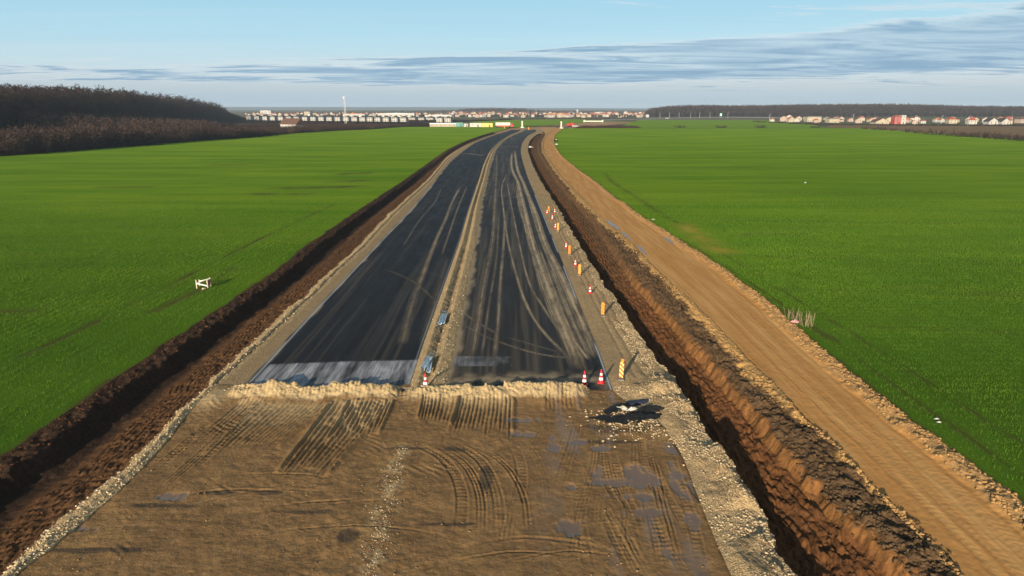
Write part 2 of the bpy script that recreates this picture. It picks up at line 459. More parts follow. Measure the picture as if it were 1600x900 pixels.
# left ditch -------------------------------------------------------
def z_left(X, Y, Z, T):
    d = X - B2(Y[:, 0])[:, None]
    wl = (B2(Y[:, 0]) - B1(Y[:, 0]))[:, None]
    band = sstep(-0.60 * wl, -0.48 * wl, d) * (1 - sstep(-0.5, -0.15, d))
    ph = d / 0.36 + 0.25 * (vn(Y * 0.25, X * 0.2, 5) - 0.5)
    groove = np.abs((ph % 1.0) - 0.5) * 2
    notch = (vn(Y * 4.2 + np.floor(ph) * 7.7, np.floor(ph) * 3.1, 9) > 0.45)
    return Z + band * 0.10 * (np.clip(groove * 2.4, 0, 1) * np.where(notch, 1.0, 0.25) - 0.4)
def a_left(X, Y, Z, T):
    d = X - B2(Y[:, 0])[:, None]
    return {'red': sstep(-3.3, -2.6, d + fbm(X, Y, 4) * 0.8)}  # warmer floor colour; the field-side wall keeps the shade-darkened soil
both('ditch', B0, B2, 110, 60, mat_soil_dark, z_left, a_left)

# left gravel shoulder ----------------------------------------------
def a_ls(X, Y, Z, T):
    b3 = B3(Y[:, 0])[:, None]; b2 = B2(Y[:, 0])[:, None]
    u = X - b3
    gro = np.exp(-((X - (b2 + (b3 - b2) * 0.72)) / 0.10) ** 2) * (Y > YE) * sstep(0.3, 0.5, vn(Y * 0.12, X * 0, 77))
    return {'dark': np.clip(gro * 0.9, 0, 1), 'flat': sstep(0.0, 0.25, u + 0.3 * fbm(X * 2, Y, 8))}
def z_ls(X, Y, Z, T):
    b3 = B3(Y[:, 0])[:, None]; b2 = B2(Y[:, 0])[:, None]
    gro = np.exp(-((X - (b2 + (b3 - b2) * 0.72)) / 0.10) ** 2) * (Y > YE)
    end = sstep(YE - 1.2, YE - 0.2, Y)
    sink = np.where(X > b3, -0.35 * (1 - end), 0)
    return Z - 0.10 * gro + sink
both('gravel_shoulder', B2, B4, 56, 40, mat_gravel, z_ls, a_ls)

# ------------------------------------------------------------------ tracks
def poly_dist(X, Y, pts, w):
    """distance to and arc length along a polyline, only near it"""
    D = np.full(X.shape, 1e9); S = np.zeros(X.shape); s0 = 0.0
    for (x0, y0), (x1, y1) in zip(pts[:-1], pts[1:]):
        L = math.hypot(x1 - x0, y1 - y0) + 1e-9
        msk = (X > min(x0, x1) - w) & (X < max(x0, x1) + w) & (Y > min(y0, y1) - w) & (Y < max(y0, y1) + w)
        if msk.any():
            px = X[msk] - x0; py = Y[msk] - y0; ux, uy = (x1 - x0) / L, (y1 - y0) / L
            t = np.clip(px * ux + py * uy, 0, L)
            d = np.hypot(px - t * ux, py - t * uy)
            sg = np.sign(px * uy - py * ux)
            old = np.abs(D[msk]); better = d < old
            D[msk] = np.where(better, d * np.where(sg == 0, 1, sg), D[msk]); S[msk] = np.where(better, s0 + t, S[msk])
        s0 += L
    return D, S

def smooth_px(pts, n=40):
    g = np.array([G(*p) for p in pts]); 
    s = np.concatenate([[0], np.cumsum(np.hypot(*np.diff(g, axis=0).T))])
    q = np.linspace(0, s[-1], n)
    # Catmull-Rom through the ground points
    out = []
    for qq in q:
        i = min(max(np.searchsorted(s, qq) - 1, 0), len(g) - 2)
        t = (qq - s[i]) / (s[i + 1] - s[i])
        p0 = g[max(i - 1, 0)]; p1 = g[i]; p2 = g[i + 1]; p3 = g[min(i + 2, len(g) - 1)]
        out.append(0.5 * ((2 * p1) + (p2 - p0) * t + (2 * p0 - 5 * p1 + 4 * p2 - p3) * t * t + (3 * p1 - p0 - 3 * p2 + p3) * t ** 3))
    return [tuple(p) for p in out]

TRACKS_R = [  # (pixels, half width m, strength)
    ([(793, 270), (784, 292), (787, 330), (794, 379), (808, 434), (820, 470), (835, 500), (856, 527), (880, 551), (897, 572)], 0.13, 0.75),
    ([(792, 280), (795, 299), (802, 336), (811, 379), (826, 440), (850, 482), (868, 509), (901, 539), (922, 557)], 0.11, 0.65),
    ([(800, 237), (799, 257), (802, 270), (808, 282), (812, 296), (820, 330), (832, 379), (850, 431), (868, 482), (886, 524), (901, 563), (911, 584)], 0.34, 1.0),
    ([(840, 379), (858, 431), (877, 482), (893, 524), (908, 565)], 0.14, 0.55),
    ([(804, 234), (807, 257), (811, 272), (817, 284), (825, 305), (836, 332), (851, 379), (877, 431), (898, 479), (916, 518), (935, 560)], 0.36, 1.0),
    ([(864, 400), (884, 445), (905, 498), (924, 548), (931, 562)], 0.15, 0.55),
    ([(822, 300), (832, 335), (846, 379), (868, 431), (888, 482), (907, 530), (924, 566)], 0.10, 0.7),
    ([(806, 280), (815, 330), (826, 379), (842, 431), (860, 482), (880, 530), (898, 575)], 0.12, 0.7),
    ([(806, 292), (813, 330), (838, 400), (868, 465), (893, 520), (912, 570), (918, 588)], 0.16, 0.6),
    ([(855, 405), (880, 470), (905, 525), (928, 560)], 0.30, 0.45), ([(835, 400), (862, 470), (886, 530), (905, 580)], 0.5, 0.35),
    ([(871, 470), (884, 510), (904, 542), (920, 563)], 0.15, 0.7),
    ([(818, 330), (827, 379), (842, 440), (860, 490), (878, 530)], 0.10, 0.5),
    ([(775, 290), (772, 340), (769, 380), (757, 440), (745, 515), (737, 562)], 0.26, 0.42),
    ([(780, 330), (776, 400), (765, 470), (758, 520), (752, 560)], 0.12, 0.3),
    ([(789, 330), (787, 380), (782, 440), (778, 506), (772, 562)], 0.16, 0.5),
    ([(776, 240), (776, 262), (774, 300), (772, 330)], 0.3, 0.35),
    ([(719, 485), (736, 498), (754, 509), (775, 521)], 0.13, 0.45),
    ([(721, 506), (760, 527), (820, 548), (862, 557), (895, 560)], 0.11, 0.45),
    ([(790, 527), (832, 539), (874, 551)], 0.1, 0.4),
    ([(760, 308), (785, 306), (815, 310)], 0.5, 0.25),
    ([(780, 231), (795, 229), (811, 230)], 1.2, 0.35),
]
TRACKS_L = [
    ([(721, 289), (707, 315), (697, 341), (685, 367), (668, 410), (650, 460)], 0.22, 0.55),
    ([(731, 289), (724, 305), (716, 324), (700, 370), (690, 400)], 0.14, 0.4),
    ([(690, 292), (680, 315), (655, 345), (630, 385)], 0.12, 0.25),
    ([(668, 410), (652, 450), (640, 490), (628, 540)], 0.35, 0.22),
    ([(700, 400), (680, 470), (660, 540)], 0.3, 0.15),
    ([(725, 239), (740, 241), (755, 243)], 1.6, 0.35),
    ([(600, 420), (645, 440), (680, 470)], 0.15, 0.2),
]
def dirt_mask(X, Y, tracks):
    out = np.zeros_like(X)
    n = 0.62 + 1.2 * (fbm(X * 2.2, Y * 0.55, 41, 4) + 0.25)
    n2 = vn(X * 9, Y * 2.0, 5)
    for pts, hw, st in tracks:
        D, S = poly_dist(X, Y, smooth_px(pts, 50), hw * 4)
        D = np.abs(D)
        S_ = np.max(np.where(D < 1e8, S, 0)) + 1e-6
        ends = np.clip(S / (0.12 * S_ + 0.5), 0, 1) * np.clip((S_ - S) / (0.03 * S_ + 0.3), 0, 1)
        a = ends * (0.50 + 0.75 * vn(D * 17 + st * 9, S * 0.25, 15)) * np.exp(-(D / hw) ** 4) * (0.72 + 0.28 * np.cos(D / hw * 5.5)) * st * np.clip(n + 0.5 * (n2 - 0.5), 0.12, 1.15)
        out = np.maximum(out, a)
    return np.clip(out * 1.25, 0, 1)

def a_road_left(X, Y, Z, T):
    d = dirt_mask(X, Y, TRACKS_L)
    w = (B5(Y[:, 0]) - B4(Y[:, 0]))[:, None]
    d = np.maximum(d, 0.09 * sstep(0.02, 0.35, fbm(X * 2.6, Y * 0.045, 90, 5)))
    d = np.maximum(d, 0.55 * (1 - sstep(0.05, 0.5, X - B4(Y[:, 0])[:, None] + fbm(X * 1.2, Y * 0.3, 7) * 0.9)))
    yend = G(500, 570)[1] + 0.25 * fbm(X * 1.5, Y * 0, 12) - (T * 0.0) + 0.85 * T
    pale = (1 - sstep(yend - 0.12, yend + 0.12, Y)) * np.clip(0.50 + 1.9 * fbm(X * 2.8, Y * 0.22, 55, 5) + 0.9 * fbm(X * 0.7, Y * 0.5, 56, 3) + 0.3 * fbm(X * 6, Y * 0.5, 31), 0.02, 1)
    pale *= sstep(0.0, 0.35, X - B4(Y[:, 0])[:, None] - 0.25)
    edge = np.exp(-((X - B4(Y[:, 0])[:, None] - 0.28) / 0.05) ** 2) * 0.9 + np.exp(-((X - B5(Y[:, 0])[:, None] + 0.10) / 0.05) ** 2) * 0.4
    d = np.where(pale > 0.2, d * 0.4, d)
    return {'dirt': d, 'pale': pale, 'edge': np.clip(edge, 0, 1) * (Y < 150)}
def a_road_right(X, Y, Z, T):
    d = dirt_mask(X, Y, TRACKS_R)
    d = np.maximum(d, (0.02 + 0.15 * sstep(-0.08, 0.3, fbm(X * 2.6, Y * 0.05, 92, 5))) * (1 - sstep(0.62, 0.95, T) * 0.7))
    d = np.maximum(d, 0.6 * (1 - sstep(0.05, 0.6, X - B6(Y[:, 0])[:, None] + fbm(X * 1.2, Y * 0.4, 7) * 0.9)))
    # pale patch of old surface by the median and dusty end
    (xa, ya), (xb, yb) = G(706, 573), G(800, 558)
    pale = ((X > xa + 0.05) & (X < xb + 1.2) & (Y > ya) & (Y < yb)) * np.clip(0.42 - 0.40 * (X - xa) / (xb - xa) + 0.6 * fbm(X * 2, Y, 21), 0, 0.8)
    d = np.maximum(d, (1 - sstep(G(800, 592)[1], G(800, 575)[1], Y)) * np.clip(0.25 + 1.3 * fbm(X * 1.5, Y * 1.5, 6, 5), 0, 0.6))
    d = np.maximum(d, 0.16 * np.exp(-((T - 0.5) / 0.004) ** 2) * (vn(Y * 0.3, X * 0, 12) > 0.3))
    edge = np.exp(-((X - B7(Y[:, 0])[:, None] + 0.07) / 0.05) ** 2)
    return {'dirt': d * (1 - 0.6 * (pale > 0.1)), 'pale': pale, 'edge': np.clip(edge, 0, 1) * sstep(0.35, 0.5, vn(Y * 0.15, X * 0, 4)) * (Y < 130)}
yr_road = rows(YE - 0.6, YF + 2, 0.0042)
flat = lambda X, Y, Z, T: np.full_like(X, 0.03)
strip('road', B4, B5, yr_road, 170, mat_asphalt, flat, a_road_left)
strip('road', B6, B7, yr_road, 300, mat_asphalt, flat, a_road_right)

# median -----------------------------------------------------------
def a_med(X, Y, Z, T):
    wob = 0.10 * fbm(Y * 0.25, Y * 0 + 1, 66, 3)
    g = np.exp(-((T - 0.46 - wob) / 0.125) ** 2) * sstep(0.30, 0.45, vn(Y * 0.2, X * 0, 61)) + 0.6 * np.exp(-((T - 0.84 - wob) / 0.05) ** 2) * sstep(0.4, 0.6, vn(Y * 0.11, X * 0, 62))
    return {'dark': np.clip(g, 0, 1), 'flat': 0.45 * sstep(0.88, 0.96, T) + 0 * X}
def z_med(X, Y, Z, T): return np.maximum(Z, -0.15) + 0.0
yr_med = np.concatenate([rows(YE - 0.8, 80, 0.004), rows(80, YF + 2, 0.006)[1:]])
strip('median', B5, B6, yr_med, 36, mat_gravel, z_med, a_med)

# right shoulder (north of the asphalt end) and the stony rim beside the mud
def a_rs(X, Y, Z, T):
    g = np.zeros_like(X)
    for f, wd in ((0.42, 0.09), (0.58, 0.08), (0.74, 0.09), (0.20, 0.06)):
        g += np.exp(-((T - f - 0.04 * (vn(Y * 0.08, X * 0 + f * 9, 8) - 0.5)) / (wd * 0.5)) ** 2) * 0.55
    north = sstep(YE + 0.5, YE + 2.5, Y)
    n = sstep(-0.1, 0.25, fbm(X * 0.9, Y * 0.5, 19))
    blk = np.exp(-((Y - G(980, 632)[1]) / 0.35) ** 2) * (X > 6.2) * 0.8
    soilp = (1 - north) * 0.95 * sstep(-0.06, 0.10, fbm(X * 0.55, Y * 0.5, 151, 5)) * sstep(0.25, 0.5, T)
    return {'dark': np.clip(g * (0.35 + 0.5 * vn(Y * 0.3, X, 2)) * north + blk + soilp, 0, 1), 'flat': np.clip(0.55 * north * (1 - 0.8 * sstep(0.75, 0.95, T)) + 0.45 * n, 0, 0.9)}
def z_rs(X, Y, Z, T):
    g = np.zeros_like(X)
    for f in (0.42, 0.58, 0.74): g += np.exp(-((T - f) / 0.035) ** 2)
    lump = (1 - sstep(YE - 1, YE + 3, Y)) * (0.06 + 1.5 * np.clip(fbm(X * 0.62, Y * 0.42, 71, 5) + 0.04, -0.05, 1)) * (0.5 + 0.8 * sstep(0.35, 0.8, T)) * sstep(0.0, 0.3, T)
    return Z - 0.05 * g * (Y > YE) + lump * (1 - sstep(0.9, 1.0, T))
both('gravel_shoulder', B8a, B8, 110, 60, mat_gravel, z_rs, a_rs)

# right ditch --------------------------------------------------------
def a_rd(X, Y, Z, T):
    y = Y[:, 0]
    b10 = B10(y)[:, None]; b11 = B11(y)[:, None]; b12 = B12(y)[:, None]
    j = fbm(X * 0.9, Y * 0.7, 13, 4)
    near = 1 - sstep(75, 120, Y)
    sc_ = sstep(-0.45, -0.28, X - b10 + 0.3 * j) * (1 - sstep(-0.02, 0.25, X - b10 + 0.4 * j)) * (0.25 + 0.75 * near)
    b8 = B8(y)[:, None]; cl = np.maximum(sstep(0.0, 0.25, X - b10 + 0.5 * j) * (1 - 0.25 * sstep(90, 140, Y)), 0.8 * sstep(50, 85, Y) * sstep(0.40, 0.75, (X - b8) / (b10 - b8) + 0.5 * j))
    sd = sstep(-0.25, 0.15, X - b11 + 1.2 * j - 0.55 * sstep(45, 80, Y))
    wet = np.zeros_like(X)
    return {'scarp': sc_, 'clod': cl, 'sand': sd, 'wet': wet}
def z_rd(X, Y, Z, T):
    y = Y[:, 0]
    b8 = B8(y)[:, None]; b10 = B10(y)[:, None]
    d = X - b8; wr = b10 - b8
    band = sstep(0.16, 0.26, d / wr) * (1 - sstep(0.84, 0.95, d / wr))
    ph = d / 0.40 + 1.6 * (fbm(Y * 0.18, X * 0.2, 51, 3))
    k = np.floor(ph)
    groove = np.clip(np.abs((ph % 1.0) - 0.5) * 4, 0, 1)
    notch = np.clip((vn(Y * 2.6 + k * 5.3, k * 2.7, 29) - 0.25) * 3, 0, 1)
    flu = 0.10 * (vn(Y * 2.2, Y * 0, 33) - 0.5) * np.exp(-((X - b10) / 0.3) ** 2)
    return Z + band * 0.15 * (0.35 + 1.3 * vn(X * 0.9, Y * 0.5, 57)) * (groove * (0.2 + 0.8 * notch) - 0.5) + band * 0.22 * fbm(X * 2.2, Y * 1.8, 58, 4) + flu
both('ditch', B8, B12, 150, 80, mat_ditch, z_rd, a_rd)

# haul track -----------------------------------------------------------
def a_tr(X, Y, Z, T):
    y = Y[:, 0]
    b13 = B13(y)[:, None]
    j = fbm(X * 0.9, Y * 0.7, 43, 4)
    wet = np.zeros_like(X)
    for px, py, rx, ry in [(953, 350, 0.38, 4.5), (977, 368, 0.32, 4.0), (1000, 390, .25, 3), (1047, 375, 0.4, 3.0)]:
        cx, cy = G(px, py); b = (B12 if px < 1040 else B13)(np.array([cy]))[0] - (-0.5 if px < 1040 else 0.4)
        q = ((X - (b + (B12 if px < 1040 else B13)(Y[:, 0])[:, None] - (B12 if px < 1040 else B13)(np.array([cy]))[0])) / rx) ** 2 + ((Y - cy) / ry) ** 2
        wet = np.maximum(wet, sstep(1.0, 0.7, q + 1.5 * fbm(X, Y * 0.4, 15)))
    return {'clod': sstep(-0.1, 0.3, X - b13 + 0.8 * j), 'wet': wet}
def z_tr(X, Y, Z, T):
    y = Y[:, 0]; w = (B13(y) - B12(y))[:, None]; d = X - B12(y)[:, None]
    out = Z.copy()
    for c0, hw in ((0.16, 0.42), (0.36, 0.25), (0.55, 0.28), (0.80, 0.40), (0.93, 0.2)):
        q = d - c0 * w - 0.12 * (vn(Y * 0.09, Y * 0 + c0 * 7, 3) - 0.5)
        ins = np.exp(-(q / hw) ** 4)
        lug = np.sin((Y + np.abs(q) * 0.7 + 0.25 * fbm(X * 1.5, Y * 0.6, 12)) * 2 * PI / 0.34) + 1.2 * fbm(X * 4, Y * 3, 88, 3)
        out += ins * (-0.008 + 0.0045 * lug * sstep(0.35, 0.7, vn(Y * 0.12, X * 0 + c0 * 11, 9)))
        out += 0.013 * (0.4 + vn(Y * 1.5, q * 3, 7)) * np.exp(-((np.abs(q) - hw * 1.15) / 0.08) ** 2)
    return np.where(d < 0.02, Z, out)
both('dirt_track', B12, B14, 130, 70, mat_track, z_tr, a_tr)

# ------------------------------------------------------------------ the mud platform
def quad_uv(X, Y, q):
    """inverse of the projective map of the unit square to the pixel quad (bl, br, tr, tl)"""
    P = np.array([G(*p) for p in q]); A = []; b = []
    for (u, v), (x, y) in zip([(0, 0), (1, 0), (1, 1), (0, 1)], P):
        A.append([x, y, 1, 0, 0, 0, -u * x, -u * y]); b.append(u)
        A.append([0, 0, 0, x, y, 1, -v * x, -v * y]); b.append(v)
    h = np.linalg.solve(np.array(A), np.array(b))
    w = h[6] * X + h[7] * Y + 1
    wid = np.hypot(*(P[1] - P[0]))
    return (h[0] * X + h[1] * Y + h[2]) / w, (h[3] * X + h[4] * Y + h[5]) / w, wid

COMBS = [  # pixel quads of the blade-scraped ramps, tooth height
    ([(430, 742), (506, 746), (612, 628), (520, 625)], 0.11),
    ([(318, 712), (430, 700), (520, 632), (408, 628)], 0.07),
    ([(300, 690), (345, 690), (415, 626), (380, 624)], 0.05),
    ([(652, 655), (702, 668), (716, 622), (660, 620)], 0.09),
    ([(700, 678), (800, 682), (802, 622), (718, 622)], 0.09),
    ([(850, 642), (905, 642), (900, 612), (852, 612)], 0.07),
    ([(510, 690), (590, 680), (615, 626), (545, 626)], 0.09),
]
MUDTRACKS = [
    [(933, 655), (928, 700), (922, 737), (905, 790), (893, 850), (888, 900)], [(883, 678), (868, 720), (856, 768), (850, 830), (848, 900)],
    [(922, 760), (935, 790), (949, 822), (972, 873), (985, 900)], [(929, 768), (957, 815), (1003, 900)],
    [(949, 702), (956, 730), (964, 756), (988, 814), (999, 861), (1003, 900)], [(1011, 706), (1020, 745), (1027, 783), (1046, 857), (1052, 900)],
    [(895, 680), (900, 760), (902, 822), (918, 900)], [(918, 849), (950, 875), (988, 896)], [(875, 830), (920, 850), (972, 880)],
    [(774, 686), (797, 700), (807, 722), (809, 752), (800, 790)], [(797, 686), (820, 700), (834, 720), (846, 752), (848, 800)],
    [(900, 650), (890, 690), (868, 760), (860, 820)], [(940, 660), (940, 720), (950, 760), (975, 800)],
    [(150, 800), (250, 760), (358, 742), (480, 742), (560, 770)], [(120, 830), (240, 785), (350, 765), (470, 770)],
    [(320, 860), (430, 830), (540, 822), (650, 830), (760, 860)], [(180, 890), (300, 830), (430, 790), (560, 780)],
    [(100, 870), (220, 810), (330, 790)], [(420, 900), (520, 860), (640, 850), (760, 875)],
    [(640, 690), (690, 720), (715, 770), (710, 850)], [(670, 690), (720, 725), (745, 775), (745, 850)], [(700, 690), (745, 720), (770, 770), (775, 850)],
    [(230, 740), (290, 690), (340, 650)], [(250, 760), (320, 700), (365, 655)],
    [(880, 860), (1000, 880), (1100, 890)], [(860, 640), (830, 690), (800, 760), (780, 850)],
    [(1040, 700), (1055, 750), (1075, 810), (1090, 880)], [(985, 690), (1000, 760), (1020, 830), (1030, 890)],
    [(960, 690), (935, 760), (925, 830)], [(700, 860), (800, 840), (900, 850), (1010, 880)], [(690, 880), (800, 862), (900, 872)],
]
PUDDLES = [(822, 655, 1.3, 0.45), (815, 678, 1.6, 0.5), (866, 690, 0.5, 1.4), (938, 735, 0.9, 1.0), (960, 752, 2.0, 0.55), (1000, 740, 1.2, 1.2),
           (1064, 745, 0.8, 2.4), (1050, 700, 0.8, 0.8), (1018, 800, 1.4, 0.4), (1080, 810, 0.9, 1.0), (895, 760, 0.5, 0.35), (940, 700, 0.6, 0.4),
           (1035, 862, 1.0, 0.5), (978, 800, 0.5, 0.7), (890, 825, 0.8, 0.8), (1060, 760, 0.7, 1.5), (905, 690, .6, .4), (270, 775, 0.8, 0.45), (125, 828, 1.0, 0.4), (545, 832, 0.7, 0.5), (1085, 770, .5, 2.5), (990, 775, 1.5, .4)]
def mud():
    yr = rows(YN0, YE + 0.75, 0.00185); nc = 640
    l = B3(yr) - 0.05; r = B8a(yr) + 0.05
    X = l[:, None] + (r - l)[:, None] * np.linspace(0, 1, nc)[None]; Y = np.repeat(yr[:, None], nc, 1)
    Z = 0.10 * fbm(X * 0.35, Y * 0.35, 1, 4) + 0.05 * fbm(X * 1.6, Y * 1.3, 2, 4)
    grav = np.zeros_like(X); wet = np.zeros_like(X); dark = np.zeros_like(X)
    Z += 0.014 * fbm(X * 5, Y * 4, 91, 4) + 0.013 * fbm(X * 4.2, Y * 0.30, 92, 4) * sstep(-6, 1, X) + 0.024 * fbm((X * 0.25 + Y + 1.2 * np.sin(X * 0.22 + 0.6)) * 2.9, (X - Y * 0.3) * 0.16, 93, 5) * (1 - sstep(-4, 2, X))
    # smears left by blades, running across
    Z += 0.014 * fbm(X * 0.5, Y * 3.0, 14, 4) + 0.055 * fbm(X * 4.5, Y * 3.6, 15, 5) * sstep(-0.08, 0.2, fbm(X * 0.3, Y * 0.3, 16, 3) + 0.12 * sstep(26, 34, Y) - 0.15 * sstep(-1, 3, X))
    # gravel bund at the end of the asphalt
    gap = 1 - np.exp(-((X - G(632, 610)[0]) / 0.55) ** 2)
    inside = sstep(B4(yr)[:, None] - 0.6, B4(yr)[:, None] + 0.3, X) * (1 - sstep(3.9, 4.7, X))
    blk = np.floor(X / 1.75 + 0.5 * vn(X * 0.23, X * 0, 201)); b1_, b2_ = vn(blk * 7.13, blk * 0 + 0.5, 202), vn(blk * 3.71, blk * 0 + 0.2, 203)
    yc = YE - 0.60 + 0.55 * (b1_ - 0.5) + 0.25 * fbm(X * 0.9, X * 0 + 2, 31, 3)
    hb = (0.42 + 0.45 * fbm(X * 0.8, Y * 0.6 + 4, 32, 5)) * (0.60 + 0.8 * b2_)
    q = Y - yc
    prof = np.where(q > 0, np.exp(-(q / 0.36) ** 2), np.exp(-(q / 1.15) ** 2))
    bund = prof * hb * gap * inside
    Z = Z + bund + 0.34 * prof * inside * fbm(X * 2.8, Y * 2.4, 8, 5) + 0.10 * prof * inside * (vn(X * 6.5, Y * 6, 18) - 0.5) + 0.035 * np.where(q < -0.15, prof, 0) * inside * (np.abs(((X * 4.2 + Y * 0.6) % 1) - 0.5) * 2 - 0.5)
    grav = np.maximum(grav, sstep(0.16, 0.45, prof + 0.35 * fbm(X * 2, Y * 2, 9)) * inside * (0.35 + 0.65 * gap))
    # western stony pad where the shoulder ends
    (px, py) = G(335, 622); pad = np.exp(-(((X - px) / 0.9) ** 2 + ((Y - py) / 1.6) ** 2) * 1.2); Z += 0.20 * pad; grav = np.maximum(grav, pad * 0.9)
    # toothed ramps
    for q4, amp in COMBS:
        u, v, wid = quad_uv(X, Y, q4)
        n = max(3, round(wid / 0.235))
        m_ = sstep(-0.02, 0.02, u) * (1 - sstep(0.98, 1.02, u)) * sstep(0.0, 0.30, v + 0.35 * (vn(np.floor(u * n) * 3.3, u * 0, 8) - 0.5)) * (1 - sstep(0.93, 1.05, v))
        uu = u * n + 0.15 * (vn(v * 6, np.floor(u * n), 4) - 0.5)
        tooth = np.abs((uu % 1) - 0.5) * 2
        tooth = np.clip(tooth * 1.3, 0, 1) ** 1.5
        brk = np.clip(0.35 + 1.9 * (fbm(u * n * 0.6, v * 3.0, 401, 4) + 0.25), 0.1, 1.25)
        Z += m_ * (amp * brk * (tooth - 0.55) + 0.035 * amp * 10 * fbm(X * 4, Y * 3, 402, 4) + 0.02 * (vn(u * n * 3, v * 60, 6) - 0.5))
        side = np.exp(-((u + 0.01) * wid / 0.12) ** 2) + np.exp(-((u - 1.01) * wid / 0.12) ** 2)
        Z += amp * 1.1 * side * sstep(0, 0.1, v) * (1 - sstep(0.9, 1.0, v))
        grav = np.maximum(grav, m_ * 0.55 * sstep(0.35, 1.0, v + 0.3 * fbm(X * 2, Y * 2, 5)))
    # tyre and crawler tracks
    for i, pts in enumerate(MUDTRACKS):
        p = smooth_px(pts, 36)
        for off in ((0.0, 0.17, 0.34) if i % 2 else (0.0, 0.14, 0.30, 1.9, 2.05)):
            pp = [(a + off, b) for a, b in p]
            hw = 0.055 + 0.05 * ((i * 7) % 5) / 5
            D, S = poly_dist(X, Y, pp, 0.65)
            a = np.abs(D); keep = a < 0.6
            dep = 0.030 * np.clip(2.2 * vn(S * 0.22, S * 0 + i, 3) - 0.35, 0.0, 1.4) * np.clip(S / 1.5, 0, 1) * np.clip((np.max(np.where(keep, S, 0)) - S) / 1.5, 0, 1)
            ins = np.where(keep, np.exp(-(a / hw) ** 4), 0); berm = np.where(keep, np.exp(-((a - hw * 1.6) / 0.05) ** 2), 0)
            lug = np.sin((S + a * (0.8 if i % 2 else 0)) * 2 * PI / 0.28)
            dep = dep * (0.2 if i in (13, 14, 15, 16, 17, 18, 24, 29, 30) else 0.85)
            Z += ins * (-dep + 0.30 * dep * lug) + berm * dep * 0.7 * (0.4 + vn(S * 2.5, a * 3, i))
    # crawler ribbed patches
    rib = sstep(0.10, 0.22, fbm(X * 0.25, Y * 0.25, 61, 3)) * (1 - sstep(-1, 2, X))
    ang = 0.9; Z += rib * 0.022 * np.sin((X * math.cos(ang) + Y * math.sin(ang) + 0.6 * fbm(X * 0.3, Y * 0.3, 3)) * 2 * PI / 0.33)
    # standing water in the low spots
    for px, py, rx, ry in PUDDLES:
        cx, cy = G(px, py)
        d = ((X - cx) / rx) ** 2 + ((Y - cy) / ry) ** 2
        near = d < 4
        w = np.where(near, 1 - sstep(-0.1, 0.75, 1.35 * d + 2.6 * fbm(X * 1.1, Y * 0.7, 70, 5) + 2.0 * fbm(X * 3.5, Y * 1.2, 73, 4) + 4.5 * Z), 0)
        wet = np.maximum(wet, w)
    film = 0.5 * sstep(0.02, 0.22, fbm(X * 1.6, Y * 0.28, 171, 5)) * sstep(-1.0, 3.5, X) * sstep(17, 20, Y)
    Z = Z * (1 - wet) + wet * (-0.035); wet = np.maximum(wet, film)
    # black smeared patches and the burnt heap spot
    for px, py, rx, ry in [(975, 672, 1.6, 0.3), (940, 668, 0.9, 0.3), (1010, 668, 1.0, 0.35), (545, 836, 0.5, 0.5), (700, 702, 1.0, 0.25), (340, 770, 0.9, 0.2), (420, 770, 0.6, 0.2), (985, 650, 1.6, 0.7), (1000, 632, 1.8, 0.25), (960, 690, 1.5, 0.2), (640, 700, 1.2, .12), (250, 790, 1.6, 0.18), (160, 860, 1.8, 0.2), (480, 800, 1.4, 0.12), (700, 820, 1.3, 0.15), (760, 745, 0.3, 1.2)]:
        cx, cy = G(px, py); d = ((X - cx) / rx) ** 2 + ((Y - cy) / ry) ** 2
        dark = np.maximum(dark, sstep(1.3, 0.5, d + 2.0 * fbm(X * 1.4, Y * 1.4, 80, 4)))
    # heaped spoil around the rubbish near the ditch
    cx, cy = G(1010, 655); hp = np.exp(-((X - cx) / 2.2) ** 2 - ((Y - cy) / 1.5) ** 2)
    Z += hp * (0.05 + 0.55 * np.clip(fbm(X * 0.9, Y * 1.1, 27, 5) + 0.08, 0, 1)) * (1 - 0.6 * sstep(8.0, 8.6, X)); grav = np.maximum(grav, hp * sstep(0.0, 0.2, fbm(X * 0.8, Y * 0.8, 28, 4)) * 0.8)
    # pale strewn gravel streak down the middle
    D, S = poly_dist(X, Y, smooth_px([(628, 700), (612, 750), (600, 800), (588, 850), (580, 890)], 20), 1.5)
    stk = np.exp(-(np.abs(D) / 0.42) ** 2); stk = np.where(np.abs(D) < 1.5, stk, 0)
    stone = np.clip(stk * 0.15 + 0.03, 0, 1); grav = np.maximum(grav, stk * 0.65 * sstep(-0.1, 0.2, fbm(X * 3, Y * 2, 17)))
    Z += 0.03 * stk * (vn(X * 9, Y * 7, 5))
    # the northern rim dips under the asphalt, the sides under the shoulders
    Z -= 0.5 * sstep(YE + 0.25, YE + 0.75, Y)
    T = np.repeat(np.linspace(0, 1, nc)[None], len(yr), 0)
    e = np.minimum(T, 1 - T) * (r - l)[:, None]
    Z -= 0.02 * (1 - sstep(0, 0.15, e))
    return sheet('mud_ground', X, Y, Z, mat_mud, {'gravel': np.clip(grav, 0, 1), 'wet': wet, 'dark': np.clip(dark, 0, 1), 'stone': stone})
mud()

# ------------------------------------------------------------------ fields
def field_px_mask(X, Y, items):
    out = np.zeros_like(X)
    for pts, hw, st in items:
        D, S = poly_dist(X, Y, smooth_px(pts, 24), hw * 4)
        out = np.maximum(out, st * np.exp(-(np.abs(D) / hw) ** 2) * np.clip(0.6 + 1.5 * fbm(X * 0.5, Y * 0.5, 3, 4), 0, 1))
    return np.clip(out, 0, 1)

